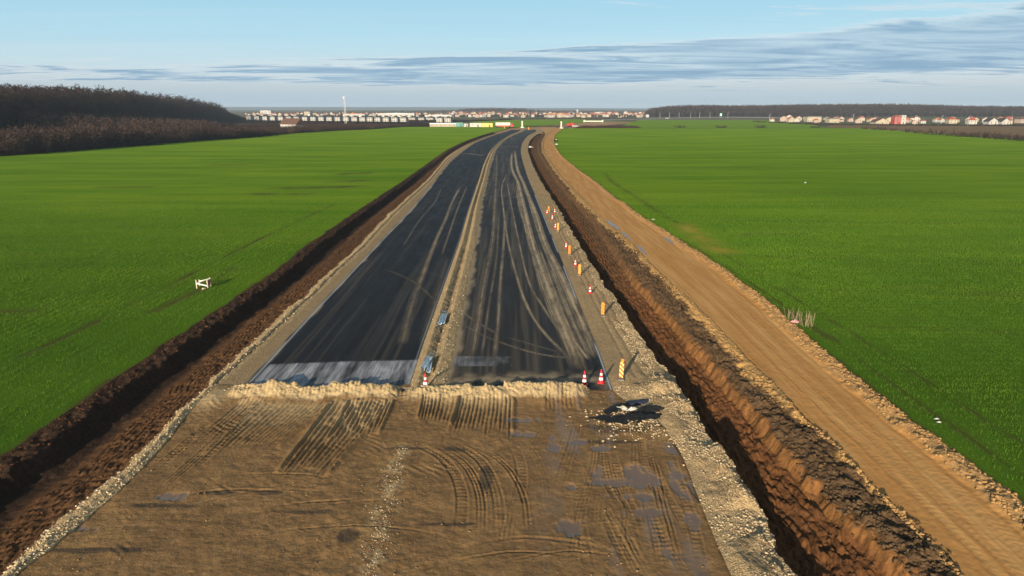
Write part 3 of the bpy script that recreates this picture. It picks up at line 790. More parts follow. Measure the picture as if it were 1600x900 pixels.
HEDGE_L = [(-400, 262), (0, 245), (125, 236), (225, 227.5), (325, 220), (400, 215), (457, 209), (522, 205), (579, 202.5), (620, 199.5), (650, 198), (690, 197.4)]
hl = sorted([G(*p)[::-1] for p in HEDGE_L])
def hedge_x(y): return np.interp(y, [a for a, b in hl], [b for a, b in hl])
def left_field():
    yr = rows(12, G(740, 198.2)[1], 0.008); nc = 190
    r = B0(yr); l = np.minimum(hedge_x(yr) - 6, r - 4)
    t = np.linspace(0, 1, nc)[None, :] ** 1.7
    X = r[:, None] + (l - r)[:, None] * t; X = X[:, ::-1]; Y = np.repeat(yr[:, None], nc, 1)
    e = r[:, None] - X
    Z = 0.10 * fbm(X * 0.05, Y * 0.05, 2) * sstep(0, 6, e)
    bare = field_px_mask(X, Y, [([(0, 572), (100, 527), (200, 478), (300, 428), (420, 367), (520, 320)], 0.30, 1.0), ([(0, 580), (110, 530), (210, 480), (310, 430)], 0.16, 0.5),
                                ([(238, 487), (280, 468), (318, 450), (345, 432), (375, 412)], 0.55, 0.95), ([(0, 487), (50, 487)], 0.8, 0.7), ([(430, 294), (500, 293), (560, 291)], 1.6, 1.1), ([(400, 303), (480, 303)], 1.4, 1.0), ([(520, 284), (575, 282)], 1.8, 0.9), ([(160, 292), (230, 292)], 1.6, 0.9), ([(535, 272), (575, 270)], 2.0, 1.0),
                                ([(340, 258), (370, 258)], 3.0, 0.7), ([(40, 602), (200, 510), (340, 430)], 0.14, 0.4), ([(0, 680), (200, 545), (380, 425), (520, 335)], .16, .35), ([(350, 265), (450, 262)], 1.4, .35)])
    bare = np.maximum(bare, 0.85 * (1 - sstep(0.0, 0.35, e + 0.6 * fbm(X, Y * 0.6, 44))))
    return sheet('field', X, Y, Z, mat_crop_l, {'bare': bare, 'yellow': 0 * X, 'sunlit_canopy': sstep(22, 120, Y) * (0.65 + 0.35 * sstep(150, 420, Y))})
left_field()
HEDGE_R = [(2400, 262), (1900, 236), (1600, 219), (1500, 212), (1420, 206), (1360, 202.3), (1300, 200.6), (1200, 200.3), (1000, 200.3)]
hr = sorted([G(*p)[::-1] for p in HEDGE_R[:-3]])
def hedge_rx(y): return np.interp(y, [a for a, b in hr], [b for a, b in hr])
def right_field():
    yr = rows(12, G(1000, 200.4)[1], 0.008); nc = 220
    l = B14(yr); r = np.maximum(hedge_rx(yr) + 4, l + 5)
    t = np.linspace(0, 1, nc)[None, :] ** 1.8
    X = l[:, None] + (r - l)[:, None] * t; Y = np.repeat(yr[:, None], nc, 1)
    e = X - l[:, None]
    Z = 0.10 * fbm(X * 0.05, Y * 0.05, 5) * sstep(0, 6, e)
    bare = field_px_mask(X, Y, [([(945, 270), (958, 285), (1005, 315), (1040, 338), (1075, 355)], 0.55, 0.8), ([(1075, 355), (1120, 385), (1250, 470)], 0.4, 0.35), ([(1085, 385), (1180, 447), (1300, 530), (1400, 604), (1600, 745)], 0.16, 0.85), ([(1110, 385), (1215, 450), (1345, 530), (1460, 604), (1660, 735)], 0.16, 0.85), ([(1225, 482), (1250, 500), (1275, 515), (1300, 530)], 0.45, 0.9),
                                ([(1160, 366), (1240, 366)], 1.2, 0.6), ([(1140, 345), (1500, 350)], 0.9, 0.45), ([(1200, 400), (1600, 412)], 0.8, 0.4), ([(1180, 300), (1500, 302)], 1.2, 0.4), ([(1300, 330), (1600, 331)], 1.0, 0.45), ([(1000, 262), (1300, 262)], 1.6, 0.35), ([(1200, 450), (1600, 462)], 0.5, 0.45), ([(1350, 510), (1600, 520)], 0.4, 0.5), ([(1340, 600), (1440, 640), (1600, 720)], 0.5, 0.25)])
    bare = np.maximum(bare, 0.7 * (1 - sstep(0.0, 0.5, e + 0.7 * fbm(X, Y * 0.6, 47))))
    yel = field_px_mask(X, Y, [([(1070, 352), (1098, 374), (1130, 392)], 1.7, 1.3), ([(1000, 343), (1015, 343)], 0.5, 0.5)])
    return sheet('field', X, Y, Z, mat_crop_r, {'bare': bare, 'yellow': yel, 'sunlit_canopy': sstep(22, 120, Y) * (0.65 + 0.35 * sstep(150, 420, Y))})
right_field()

# young wheat standing as single leaves in drill rows, near the camera
def leaf_mat(name, c1, c2):
    m = M(name, 0.7, 0.08); c = m.mix(m.remap(m.noise(0.6, 5, 0.7), 0.35, 0.65), c1, c2)
    c = m.mix(m.math('MULTIPLY', m.remap(m.noise(0.10, 5, 0.65, vec=m.mapping((0.4, 1.5, 1))), 0.42, 0.66), 0.75), c, (0.115, 0.195, 0.014))
    c = m.mix(m.math('MULTIPLY', m.remap(m.noise(0.22, 5, 0.7, vec=m.mapping((0.3, 1.2, 1), (0, 0, 0.2))), 0.52, 0.70), 0.6), c, (0.054, 0.080, 0.012)); m.color(c); return m.m
mat_leaf = leaf_mat('wheat_leaf', (0.044, 0.112, 0.009), (0.080, 0.172, 0.013))
def wheat(edge, side, y0, y1, n, seed, along, label, skip):
    r = np.random.default_rng(seed)
    Y = y0 * (y1 / y0) ** (r.random(n) ** 0.80)
    e = edge(Y); lim = 0.80 * Y + 14
    if side < 0: lim = lim * 1.0
    w = np.maximum(lim - np.abs(e), 0.0); wmax = np.maximum(0.80 * y1 + 4 - 20, 1)
    keep = r.random(n) < w / np.maximum(w.max(), 1e-6) + 0.02
    Y = Y[keep]; e = e[keep]; w = w[keep]
    X = e + side * (0.15 + w * r.random(len(Y)))
    step = 0.14
    if along: X = np.round(X / step) * step + r.normal(0, 0.015, len(X))
    else: Y = np.round(Y / step) * step + r.normal(0, 0.015, len(Y))
    d = fbm(X * 0.5, Y * 0.5, seed, 4) + 0.5
    fade = r.random(len(X)) > sstep(50, 138, Y)
    ok = (np.abs(X - edge(Y)) > 0.25 + 0.5 * r.random(len(X))) & (r.random(len(X)) < 0.45 + 0.55 * sstep(1, 11, np.abs(X - edge(Y)) + 3 * d)) & (d > 0.34 * r.random(len(X)) + 0.12)
    bare = field_px_mask(X[None], Y[None], skip)[0]
    ok &= fade
    ok &= bare < 0.22 + 0.25 * r.random(len(X))
    ph = np.where(np.abs(X - edge(Y)) < 24, X / 0.80, Y / 0.95) if along else Y / 0.88
    ok &= r.random(len(X)) < 0.66 + 0.36 * np.cos(ph * 2 * PI + 0.6 * fbm(X * 0.1, Y * 0.1, 5))
    ok &= r.random(len(X)) < 0.45 + 0.9 * (fbm(X * 0.06, Y * 0.16, seed + 3, 4) + 0.42)
    X, Y = X[ok], Y[ok]; n = len(X)
    sc_ = (0.75 + 0.5 * r.random(n)) * np.clip(Y / 45, 0.9, 2.6) ** 0.55
    Vs = []
    for k in range(4):
        a = r.random(n) * 2 * PI; lean = 0.03 + 0.07 * r.random(n); h = (0.09 + 0.07 * r.random(n)) * sc_; hw = 0.008 * sc_ ** 1.6
        tx, ty = X + np.cos(a) * lean * sc_, Y + np.sin(a) * lean * sc_
        px, py = -np.sin(a) * hw, np.cos(a) * hw
        z0 = np.full(n, -0.01)
        Vs.append(np.stack([np.stack([X + px, Y + py, z0], 1), np.stack([X - px, Y - py, z0], 1), np.stack([tx, ty, h], 1)], 1))
    V = np.concatenate(Vs).reshape(-1, 3); F = np.arange(len(V)).reshape(-1, 3)
    o = link_mesh('wheat_leaves', np_mesh('wheat_leaves', V, F), mat_leaf); return tag(o, label, 'crop', kind='stuff')
wheat(B14, 1, 22, 140, 680000, 11, False, 'young wheat leaves standing in the near right field', [([(1085, 385), (1180, 447), (1300, 530), (1400, 604), (1600, 745)], 0.16, 0.85), ([(1110, 385), (1215, 450), (1345, 530), (1460, 604), (1660, 735)], 0.16, 0.85), ([(1070, 352), (1098, 374), (1130, 392)], 1.7, 1.0), ([(1225, 482), (1250, 500), (1275, 515), (1300, 530)], 0.45, 0.9), ([(1005, 315), (1040, 338), (1075, 355)], 0.55, 0.6)])
wheat(B0, -1, 22, 140, 680000, 12, True, 'young wheat leaves standing in the near left field', [([(0, 572), (100, 527), (200, 478), (300, 428), (420, 367)], 0.30, 1.3), ([(40, 602), (200, 510), (340, 430)], 0.2, 0.9), ([(0, 680), (200, 545), (380, 425)], .22, .8), ([(0, 487), (50, 487)], 0.9, 0.8), ([(238, 487), (280, 468), (318, 450), (345, 432), (375, 412)], 0.55, 0.95)])

# ------------------------------------------------------------------ far ground
m = M('far_farmland', 0.95, 0.05)
cell = m.voro(0.0035, vec=m.mapping((1, 1.6, 1)), out='Color')
c = m.mix(m.remap(cell, 0.35, 0.55), (0.070, 0.105, 0.030), (0.140, 0.105, 0.060))
c = m.mix(m.remap(m.noise(0.02, 5), 0.4, 0.65), c, (0.09, 0.075, 0.045))
m.color(c); mat_far = m.m
gx = np.array([-9000, -4000, -1500, -500, -200, -60, -30, 30, 60, 320, 600, 1500, 4000, 9000], float)
gy = np.array([-60, 10, 100, 250, 400, 500, 560, 600, 700, 900, 1500, 3000, 6000, 9500], float)
GX, GY = np.meshgrid(gx, gy)
GZ = np.where((np.abs(GX) <= 30) & (GY <= 580), -2.5, -0.12)
sheet('ground', GX, GY, GZ, mat_far, smooth=False)

def patch(name, pts, mat, z=0.0, n=24):
    """field or bare-soil patch given by photo pixels around its outline (left side up, right side down)"""
    P = [G(*p) for p in pts]
    me = bpy.data.meshes.new(name); me.from_pydata([(a, b, z) for a, b in P], [], [list(range(len(P)))]); me.update()
    o = link_mesh(name, me, mat); o['kind'] = 'structure'; return o

def plain_crop(name, c1, c2):
    m = M(name, 0.95, 0.0)
    m.color(m.mix(m.remap(m.noise(0.03, 5, 0.65, vec=m.mapping((1, 3, 1))), 0.35, 0.65), c1, c2)); m.bump(m.noise(1.5, 5, 0.8), 0.3); return m.m
mat_green_far = plain_crop('far_wheat', (0.125, 0.225, 0.018), (0.165, 0.250, 0.024))
mat_brown_far = plain_crop('far_stubble', (0.205, 0.140, 0.075), (0.155, 0.105, 0.060))
mat_scrub_floor = plain_crop('scrub_floor', (0.040, 0.026, 0.018), (0.026, 0.018, 0.013))
mat_sand_far = plain_crop('spread_subsoil', (0.34, 0.225, 0.125), (0.27, 0.17, 0.09))
patch('field', [(962, 199.6), (1290, 199.6), (1268, 194), (1190, 187.5), (1000, 187)], mat_green_far, -0.03)
patch('field', [(760, 199), (816, 199.5), (890, 193), (955, 188.4), (900, 186.2), (760, 187.5), (735, 190.5)], mat_green_far, -0.03)
patch('field', [(1290, 199.6), (1370, 202), (1420, 206), (1500, 212), (1600, 219), (1900, 236), (1900, 196), (1500, 196.2), (1300, 195)], mat_brown_far, -0.06)
patch('ground', [(752, 206), (782, 208.5), (856, 209), (885, 203), (900, 199), (940, 196), (1010, 191), (955, 189.6), (900, 192.8), (830, 199), (790, 200.5), (768, 201.5)], mat_sand_far, -0.045)
patch('scrub_ground', [(-400, 262), (0, 246), (225, 228.5), (400, 216), (522, 206), (620, 200.2), (690, 198), (690, 192), (560, 189), (350, 183), (-400, 184)], mat_scrub_floor, -0.02)

# ------------------------------------------------------------------ stones and clods
def rock_protos(n=10):
    out = []
    for i in range(n):
        r = np.random.default_rng(100 + i); bm = bmesh.new()
        for k in range(11):
            p = r.normal(size=3); p /= np.linalg.norm(p); p *= (0.75 + 0.35 * r.random()) * np.array([1.0, 0.8, 0.62])
            bm.verts.new(p)
        g = bmesh.ops.convex_hull(bm, input=bm.verts)
        for v in [v for v in bm.verts if not v.link_faces]: bm.verts.remove(v)
        bmesh.ops.triangulate(bm, faces=bm.faces); bm.verts.index_update(); bm.verts.ensure_lookup_table()
        V = np.array([v.co[:] for v in bm.verts]); F = np.array([[v.index for v in f.verts] for f in bm.faces]); bm.free()
        out.append((V, F))
    return out
ROCKS = rock_protos()
def scatter(name, P, S, mat, seed=0, label=None, cat=None, protos=None, kind='stuff'):
    r = np.random.default_rng(seed); protos = protos or ROCKS
    Vs, Fs, b = [], [], 0
    k = r.integers(0, len(protos), len(P))
    for j, (V0, F0) in enumerate(protos):
        idx = np.where(k == j)[0]
        if not len(idx): continue
        a = r.random(len(idx)) * 2 * PI; ca, sa = np.cos(a), np.sin(a)
        V = V0[None] * S[idx][:, None, None]
        W = np.stack([V[..., 0] * ca[:, None] - V[..., 1] * sa[:, None], V[..., 0] * sa[:, None] + V[..., 1] * ca[:, None], V[..., 2]], -1) + P[idx][:, None, :]
        Vs.append(W.reshape(-1, 3)); Fs.append((F0[None] + (np.arange(len(idx)) * len(V0))[:, None, None]).reshape(-1, 3) + b); b += len(idx) * len(V0)
    me = np_mesh(name, np.concatenate(Vs), np.concatenate(Fs))
    o = link_mesh(name, me, mat); tag(o, label, cat, kind=kind); return o
def band_points(n, L, Rr, y0, y1, seed, pw=1.0, zoff=0.0, dens=2.0):
    r = np.random.default_rng(seed)
    y = np.exp(math.log(y0) + (math.log(y1) - math.log(y0)) * r.random(n) ** 1.15); y = np.sort(y)
    x = L(y) + (Rr(y) - L(y)) * r.random(n) ** pw
    keep = fbm(x * 0.5, y * 0.4, seed, 3) + 0.5 > r.random(n) * 0.95
    x, y = x[keep], y[keep]
    Z, A = profile(x[:, None], y)
    Z = Z + rough_z(x[:, None], y[:, None], A)
    return np.stack([x, y, Z[:, 0] + zoff], 1)
def sizes(n, lo, hi, seed): 
    r = np.random.default_rng(seed); return lo * (hi / lo) ** (r.random(n) ** 2.2)

mat_stone = soil('limestone_stone', (0.42, 0.32, 0.19), (0.50, 0.41, 0.27), (0.30, 0.22, 0.13), 6, 0.02).m
mat_clod_y = soil('yellow_clod', (0.40, 0.24, 0.095), (0.33, 0.195, 0.08), (0.24, 0.14, 0.06), 6, 0.03).m
mat_clod_d = soil('dark_clod', (0.085, 0.054, 0.031), (0.125, 0.080, 0.042), (0.055, 0.035, 0.022), 6, 0.03).m
mat_clod_r = soil('red_clod', (0.12, 0.055, 0.026), (0.08, 0.040, 0.022), (0.06, 0.032, 0.018), 6, 0.03).m
P = np.concatenate([band_points(5000, lambda y: B2(y) - 0.2, B3, 17, 110, 1), band_points(6000, lambda y: B8(y) - 2.2 + 1.2 * sstep(YE, YE + 4, y), lambda y: B8(y) + 0.1, 17, 110, 2, 0.7), band_points(2500, B5, B6, YE, 110, 3)])
scatter('gravel', P, sizes(len(P), 0.025, 0.11, 1), mat_stone, 1, 'pale loose stones strewn along the gravel shoulders and median', 'gravel')
P = np.concatenate([band_points(9000, B13, lambda y: B14(y) + 0.1, 17, 120, 4), band_points(7000, B11, B12, 17, 120, 5)])
scatter('clods', P, sizes(len(P), 0.035, 0.17, 2), mat_clod_y, 2, 'yellow clay clods heaped along both edges of the haul track', 'soil clods')
P = np.concatenate([band_points(9000, lambda y: B10(y) - 0.1, lambda y: B11(y) + 0.3, 17, 130, 6)])
scatter('clods', P, sizes(len(P), 0.035, 0.19, 3), mat_clod_d, 3, 'dark crumbly clods on the bank between ditch and haul track', 'soil clods')
P = np.concatenate([band_points(2500, lambda y: B0(y) + 0.1, B1, 17, 130, 7), band_points(1800, lambda y: B2(y) - 2.4, lambda y: B2(y) - 0.2, 17, 110, 8), band_points(2200, lambda y: B8(y) + 0.6, lambda y: B10(y) - 0.2, 17, 110, 9)])
scatter('clods', P, sizes(len(P), 0.03, 0.14, 4), mat_clod_r, 4, 'red brown clods lying in and beside the two ditches', 'soil clods')

r_ = np.random.default_rng(77); nst = 5200
ys = 17 + (YE - 17.5) * r_.random(nst) ** 0.8; xs = B3(ys) + 0.2 + (B8a(ys) - B3(ys) - 0.4) * r_.random(nst)
kp = np.array([min(((a - G(px, py)[0]) / rx) ** 2 + ((b - G(px, py)[1]) / ry_) ** 2 for px, py, rx, ry_ in PUDDLES) > 1.3 for a, b in zip(xs, ys)]) & (fbm(xs * 0.35, ys * 0.35, 301, 4) + 0.5 > 0.35 + 0.5 * r_.random(nst))
P = np.stack([xs, ys, np.zeros(nst)], 1)[kp]
from mathutils.bvhtree import BVHTree
mo = bpy.data.objects['mud_ground'].data
co_ = np.empty(len(mo.vertices) * 3, np.float32); mo.vertices.foreach_get('co', co_); co_ = co_.reshape(-1, 3)
order = np.lexsort((co_[:, 0],)); 
ry = np.unique(co_[:, 1]); nc_ = len(co_) // len(ry); gridz = co_.reshape(len(ry), nc_, 3)
ri = np.clip(np.searchsorted(gridz[:, 0, 1], P[:, 1]), 0, len(ry) - 1)
xi = np.clip(((P[:, 0] - gridz[ri, 0, 0]) / (gridz[ri, -1, 0] - gridz[ri, 0, 0]) * (nc_ - 1)).astype(int), 0, nc_ - 1)
P[:, 2] = gridz[ri, xi, 2]
def on_mud(P):
    ri = np.clip(np.searchsorted(gridz[:, 0, 1], P[:, 1]), 0, len(ry) - 1)
    xi = np.clip(((P[:, 0] - gridz[ri, 0, 0]) / (gridz[ri, -1, 0] - gridz[ri, 0, 0]) * (nc_ - 1)).astype(int), 0, nc_ - 1)
    P[:, 2] = gridz[ri, xi, 2]; return P
nb = 1800; xb = -16.8 + 21.3 * r_.random(nb); yb_ = YE - 0.55 + r_.normal(0, 0.42, nb); kb = (np.abs(xb - G(632, 610)[0]) > 0.5 * r_.random(nb)) & (yb_ < YE + 0.2)
Q = on_mud(np.stack([xb, yb_, np.zeros(nb)], 1)[kb])
scatter('gravel', Q, sizes(len(Q), 0.018, 0.10, 10), mat_stone, 10, 'pale broken rubble on the bund at the end of the asphalt', 'gravel')
nb = 1500; yb_ = 18 + 16 * r_.random(nb); pc = np.array([G(*p) for p in ((628, 700), (612, 750), (600, 800), (588, 850), (580, 895))])[::-1]
Q = on_mud(np.stack([np.interp(yb_, pc[:, 1], pc[:, 0]) + r_.normal(0, 1, nb) * (0.12 + 0.3 * vn(yb_ * 0.8, yb_ * 0, 5)), yb_, np.zeros(nb)], 1)[(yb_ > pc[0, 1] - 1) & (yb_ < pc[-1, 1])])
scatter('gravel', Q, sizes(len(Q), 0.015, 0.06, 11), mat_stone, 11, 'pale gravel trail spilled down the middle of the mud', 'gravel')
nb = 1500; cx, cy = G(1015, 660); Q = on_mud(np.stack([cx + r_.normal(0, 1.5, nb), cy + r_.normal(0, 1.0, nb), np.zeros(nb)], 1)); Q = Q[(Q[:, 0] < B8a(Q[:, 1]) + 0.02)]
scatter('gravel', Q, sizes(len(Q), 0.02, 0.13, 12), mat_stone, 12, 'pale stones and rubble round the black plastic heap', 'gravel')
sh_ = bpy.data.objects['gravel_shoulder.001'].data; cc = np.empty(len(sh_.vertices) * 3, np.float32); sh_.vertices.foreach_get('co', cc); cc = cc.reshape(-1, 110, 3)
nb = 9000; yq = 17 + 33 * r_.random(nb) ** 0.8; tq = r_.random(nb) ** 0.8
ii = np.clip(np.searchsorted(cc[:, 0, 1], yq), 0, len(cc) - 1); jj = (tq * 109).astype(int); Q = cc[ii, jj] + np.array([0, 0, 0.005]); Q = Q[(fbm(Q[:, 0] * 0.6, Q[:, 1] * 0.5, 151, 4) < 0.12) & ((Q[:, 1] < YE) | (tq > 0.6))]
scatter('gravel', Q.astype(float), sizes(len(Q), 0.018, 0.10, 13), mat_stone, 13, 'pale stones covering the rim between mud and right ditch', 'gravel')
scatter('clods', P, sizes(len(P), 0.015, 0.085, 9), soil('mud_crumb', (0.20, 0.125, 0.058), (0.15, 0.092, 0.044), (0.26, 0.175, 0.09), 6, 0.02).m, 9, 'small mud crumbs strewn over the muddy platform', 'soil clods')

# ------------------------------------------------------------------ site furniture
red = simple('cone_red', (0.62, 0.025, 0.035), 0.5, 0.12, 8); white_r = simple('reflective_white', (0.78, 0.77, 0.74), 0.45, 0.08, 8)
rubber = simple('black_rubber', (0.03, 0.03, 0.03), 0.7, 0.2, 8); grey_base = simple('recycled_foot', (0.16, 0.145, 0.12), 0.85, 0.2, 8)
def stripes(name, ca, cb, f=7.5, w=0.5):
    m = M(name, 0.45, 0.4)
    sep = m.n.new('ShaderNodeSeparateXYZ'); m.l.new(m.obj(), sep.inputs[0])
    s_ = m.math('FRACT', m.math('MULTIPLY', m.math('ADD', m.math('MULTIPLY', sep.outputs[0], 1.0), sep.outputs[2]), f * 0.5))
    f_ = m.math('GREATER_THAN', s_, w)
    dirt = m.remap(m.noise(6, 5, 0.7), 0.45, 0.75, 0, 0.35)
    m.color(m.mix(dirt, m.mix(f_, ca, cb), (0.30, 0.22, 0.13))); return m.m
stripe_rw = stripes('red_cream_stripes', (0.72, 0.09, 0.025), (0.78, 0.52, 0.16))
stripe_oy = stripes('orange_yellow_stripes', (0.60, 0.13, 0.015), (0.64, 0.33, 0.035))
lamp_am = simple('amber_lens', (0.80, 0.22, 0.03), 0.25, 0.05)
def make_cone(name):
    t = empty(name)
    MB().box((0, 0, 0.02), (0.40, 0.40, 0.04)).build('base', red, t, 0.012)
    def ring(z0, z1, o=0.0):
        rr = lambda z: 0.150 - (z - 0.04) / 0.81 * 0.118 + o
        return MB().lathe([(rr(z0), z0), (rr(z1), z1)], 20)
    ring(0.04, 0.85).build('cone_body', red, t, smooth=False)
    for z0, z1 in ((0.20, 0.36), (0.50, 0.63)): ring(z0, z1, 0.004).build('reflective_band', white_r, t)
    MB().tube((0, 0, 0.85), (0, 0, 0.88), 0.022, 0.026, 12).build('collar', red, t)
    return t
def make_panel(name, stripe, lamp):
    t = empty(name)
    b = MB().box((0, 0, 0.05), (0.40, 0.75, 0.10), taper=0.92).build('base', grey_base, t, 0.02)
    p = MB().prism([(-0.125, 0.10), (0.125, 0.10), (0.125, 1.04), (0.10, 1.10), (-0.10, 1.10), (-0.125, 1.04)], -0.02, 0.02)
    p.build('panel', stripe, t, 0.006)
    MB().box((0, 0, 0.12), (0.06, 0.06, 0.1)).build('socket', rubber, t, 0.005)
    if lamp:
        MB().tube((0.02, -0.03, 1.22), (0.02, 0.05, 1.22), 0.09, 0.09, 18).build('warning_lamp', lamp_am, t, 0.01)
        MB().box((0.02, 0.01, 1.12), (0.12, 0.07, 0.06)).build('lamp_case', simple('lamp_case', (0.75, 0.42, 0.05), 0.5), t, 0.008)
    return t
cone = Placer(make_cone('traffic_cone'))
gc = 'traffic cones along the unfinished carriageway'
CONES = [(665, 606, 1.0, 'red and white cone by the grey pipes at the median end'),
         (913, 602, 1.0, 'red and white cone on the asphalt end, left of the close pair'),
         (939, 599, 1.0, 'red and white cone on the asphalt end, beside the striped panel with lamp'),
         (922, 459, 0.88, 'red and white cone alone on the gravel, nearest of those up the shoulder'),
         (899, 416, 0.88, 'red and white cone behind and left of the second orange panel up the shoulder'),
         (884.5, 388, 0.88, 'red and white cone behind and left of the third orange panel up the shoulder'),
         (867.8, 357, 0.88, 'red and white cone hard against the left side of the fourth orange panel'),
         (863, 343.3, 0.88, 'cone standing alone between the two farthest orange panels'),
         (866.8, 333, 0.88, 'farthest cone, at the ditch side of the shoulder'),
         (855, 334.4, 0.88, 'cone at the asphalt edge in front of the farthest orange panel')]
for x, y, s, lb in CONES:
    X, Y = G(x, y); cone.put((X, Y, 0.04), rng.random() * 1.5, s, lb, gc, 'traffic cone')
pan = Placer(make_panel('delineator_panel', stripe_oy, False))
near_panel = make_panel('delineator_panel', stripe_rw, True)
X, Y = G(970, 593); near_panel.location = (X, Y, 0.03); near_panel.rotation_euler = (0, R(2), R(-8))
gp = 'striped delineator panels along the gravel shoulder'
tag(near_panel, 'red and cream striped panel with amber lamp near the two cones', 'delineator', gp)
PANELS = [(941.5, 494, 'yellow and orange striped panel, lowest of those up the shoulder', 4), (905.5, 430.5, 'orange striped panel second up the shoulder, just past the lone cone', -10),
          (889.5, 399, 'orange striped panel third up the shoulder with a cone behind it', 12), (871.8, 361.5, 'orange striped panel with a cone pressed against its left side', -6), (857.2, 333.6, 'farthest orange striped panel beside the asphalt edge', 10)]
for x, y, lb, a in PANELS:
    X, Y = G(x, y); pan.put((X, Y, 0.03), R(a), 1.0, lb, gp, 'delineator')

# grey pipes thrown on the median
pipe_m = simple('pale_blue_steel', (0.52, 0.62, 0.68), 0.45, 0.2, 5, 0.3)
pipe_d = simple('grey_blue_plastic', (0.30, 0.38, 0.46), 0.5, 0.2, 5)
def half_pipe(name, p0, p1, r, mat, label, z0=0.22, z1=0.30):
    """open drainage channel: a half tube with wall thickness"""
    (x0, y0), (x1, y1) = G(*p0), G(*p1)
    L = math.hypot(x1 - x0, y1 - y0); t = empty(name, (x0, y0, 0), math.atan2(y1 - y0, x1 - x0), label, 'drain channel', 'blue grey drain channels on the median')
    sec = [(r * math.cos(a), r * math.sin(a)) for a in np.linspace(PI, 2 * PI, 9)] + [((r - 0.02) * math.cos(a), (r - 0.02) * math.sin(a)) for a in np.linspace(2 * PI, PI, 9)]
    n = len(sec)
    vs = [(0, a, z0 + b) for a, b in sec] + [(L, a, z1 + b) for a, b in sec]
    fs = [(i, (i + 1) % n, n + (i + 1) % n, n + i) for i in range(n)] + [(i, i + 1, n - 2 - i, n - 1 - i) for i in range(8)] + [(n + i, 2 * n - 1 - i, 2 * n - 2 - i, n + i + 1) for i in range(8)]
    MB().add(vs, fs).build('channel', mat, t)
    for q in (0.06, L - 0.06):
        zz = z0 + (z1 - z0) * q / L
        MB().tube((q - 0.04, 0, zz), (q + 0.04, 0, zz), r * 1.0, r * 1.0, 14, cap=False).build('rim', mat, t)
half_pipe('drain_channel', (660, 582), (674.5, 564), 0.17, pipe_m, 'long pale blue channel lying slanted above the median cone', 0.26, 0.42)
half_pipe('drain_channel', (670, 585), (672.5, 566), 0.14, pipe_m, 'short pale channel lying beside the slanted one at the median end', 0.24, 0.30)
half_pipe('drain_channel', (663, 577), (667.5, 564), 0.14, pipe_d, 'dull grey channel under the slanted pale one near the cone', 0.22, 0.26)
half_pipe('drain_channel', (687.5, 509), (694, 493.5), 0.16, pipe_m, 'pale channel lying in the median groove farther up the road', 0.22, 0.26)
half_pipe('drain_channel', (692.5, 508), (696.5, 494), 0.14, pipe_m, 'thinner channel of the pair lying farther up the median', 0.24, 0.3)

# rough timber barrier in the left field
wood = simple('weathered_white_wood', (0.62, 0.52, 0.42), 0.8, 0.2, 6); paint = simple('painted_rail', (0.75, 0.72, 0.68), 0.7, 0.12, 6); netm = simple('faded_red_net', (0.36, 0.12, 0.09), 0.8, 0.25, 9)
X0, Y0 = G(318, 450.5)
t = empty('timber_barrier', (X0, Y0, 0), 0, 'small white timber barrier round a dug hole in the wheat', 'barrier')
pw = [tuple(np.array(G(*p)) - (X0, Y0)) for p in ((307.7, 450.8), (324.8, 450.8), (329.3, 446.8), (312, 446.6))]
for i, (a, b) in enumerate(pw):
    MB().box((a, b, 0.40 if i < 3 else 0.30), (0.075, 0.075, 0.85 if i < 3 else 0.62), 0.2 * i).build('post', wood, t, 0.006)
def rail(a, b, za, zb, w=0.10): 
    d = Vector((b[0] - a[0], b[1] - a[1], zb - za)); L = d.length
    Mx = d.to_track_quat('X', 'Z').to_matrix()
    MB().box(((a[0] + b[0]) / 2, (a[1] + b[1]) / 2 - 0.055, (za + zb) / 2), (L, 0.03, w), M=Mx).build('rail', paint, t, 0.004)
rail(pw[0], pw[1], 0.50, 0.26); rail(pw[0], pw[2], 0.50, 0.74, 0.07); rail(pw[3], pw[2], 0.45, 0.7, 0.07)
vs = []; 
for i in range(9):
    f = i / 8; sag = 0.05 * math.sin(f * 9)
    for z in (0.15, 0.38, 0.60): vs.append((pw[1][0] + (pw[2][0] - pw[1][0]) * f + sag, pw[1][1] + (pw[2][1] - pw[1][1]) * f, z + (0.1 * f) + 0.03 * math.sin(i * 2.1)))
MB().add(vs, [(i * 3 + k, i * 3 + 3 + k, i * 3 + 4 + k, i * 3 + 1 + k) for i in range(8) for k in range(2)]).build('safety_net', netm, t)
Xb, Yb = G(319, 452)
V0, F0 = ROCKS[2]
o = link_mesh('stone', np_mesh('stone', V0 * np.array([0.34, 0.25, 0.22]), F0, smooth=True), mat_stone); o.location = (Xb, Yb, 0.06); tag(o, 'tan boulder at the foot of the white timber barrier', 'stone')

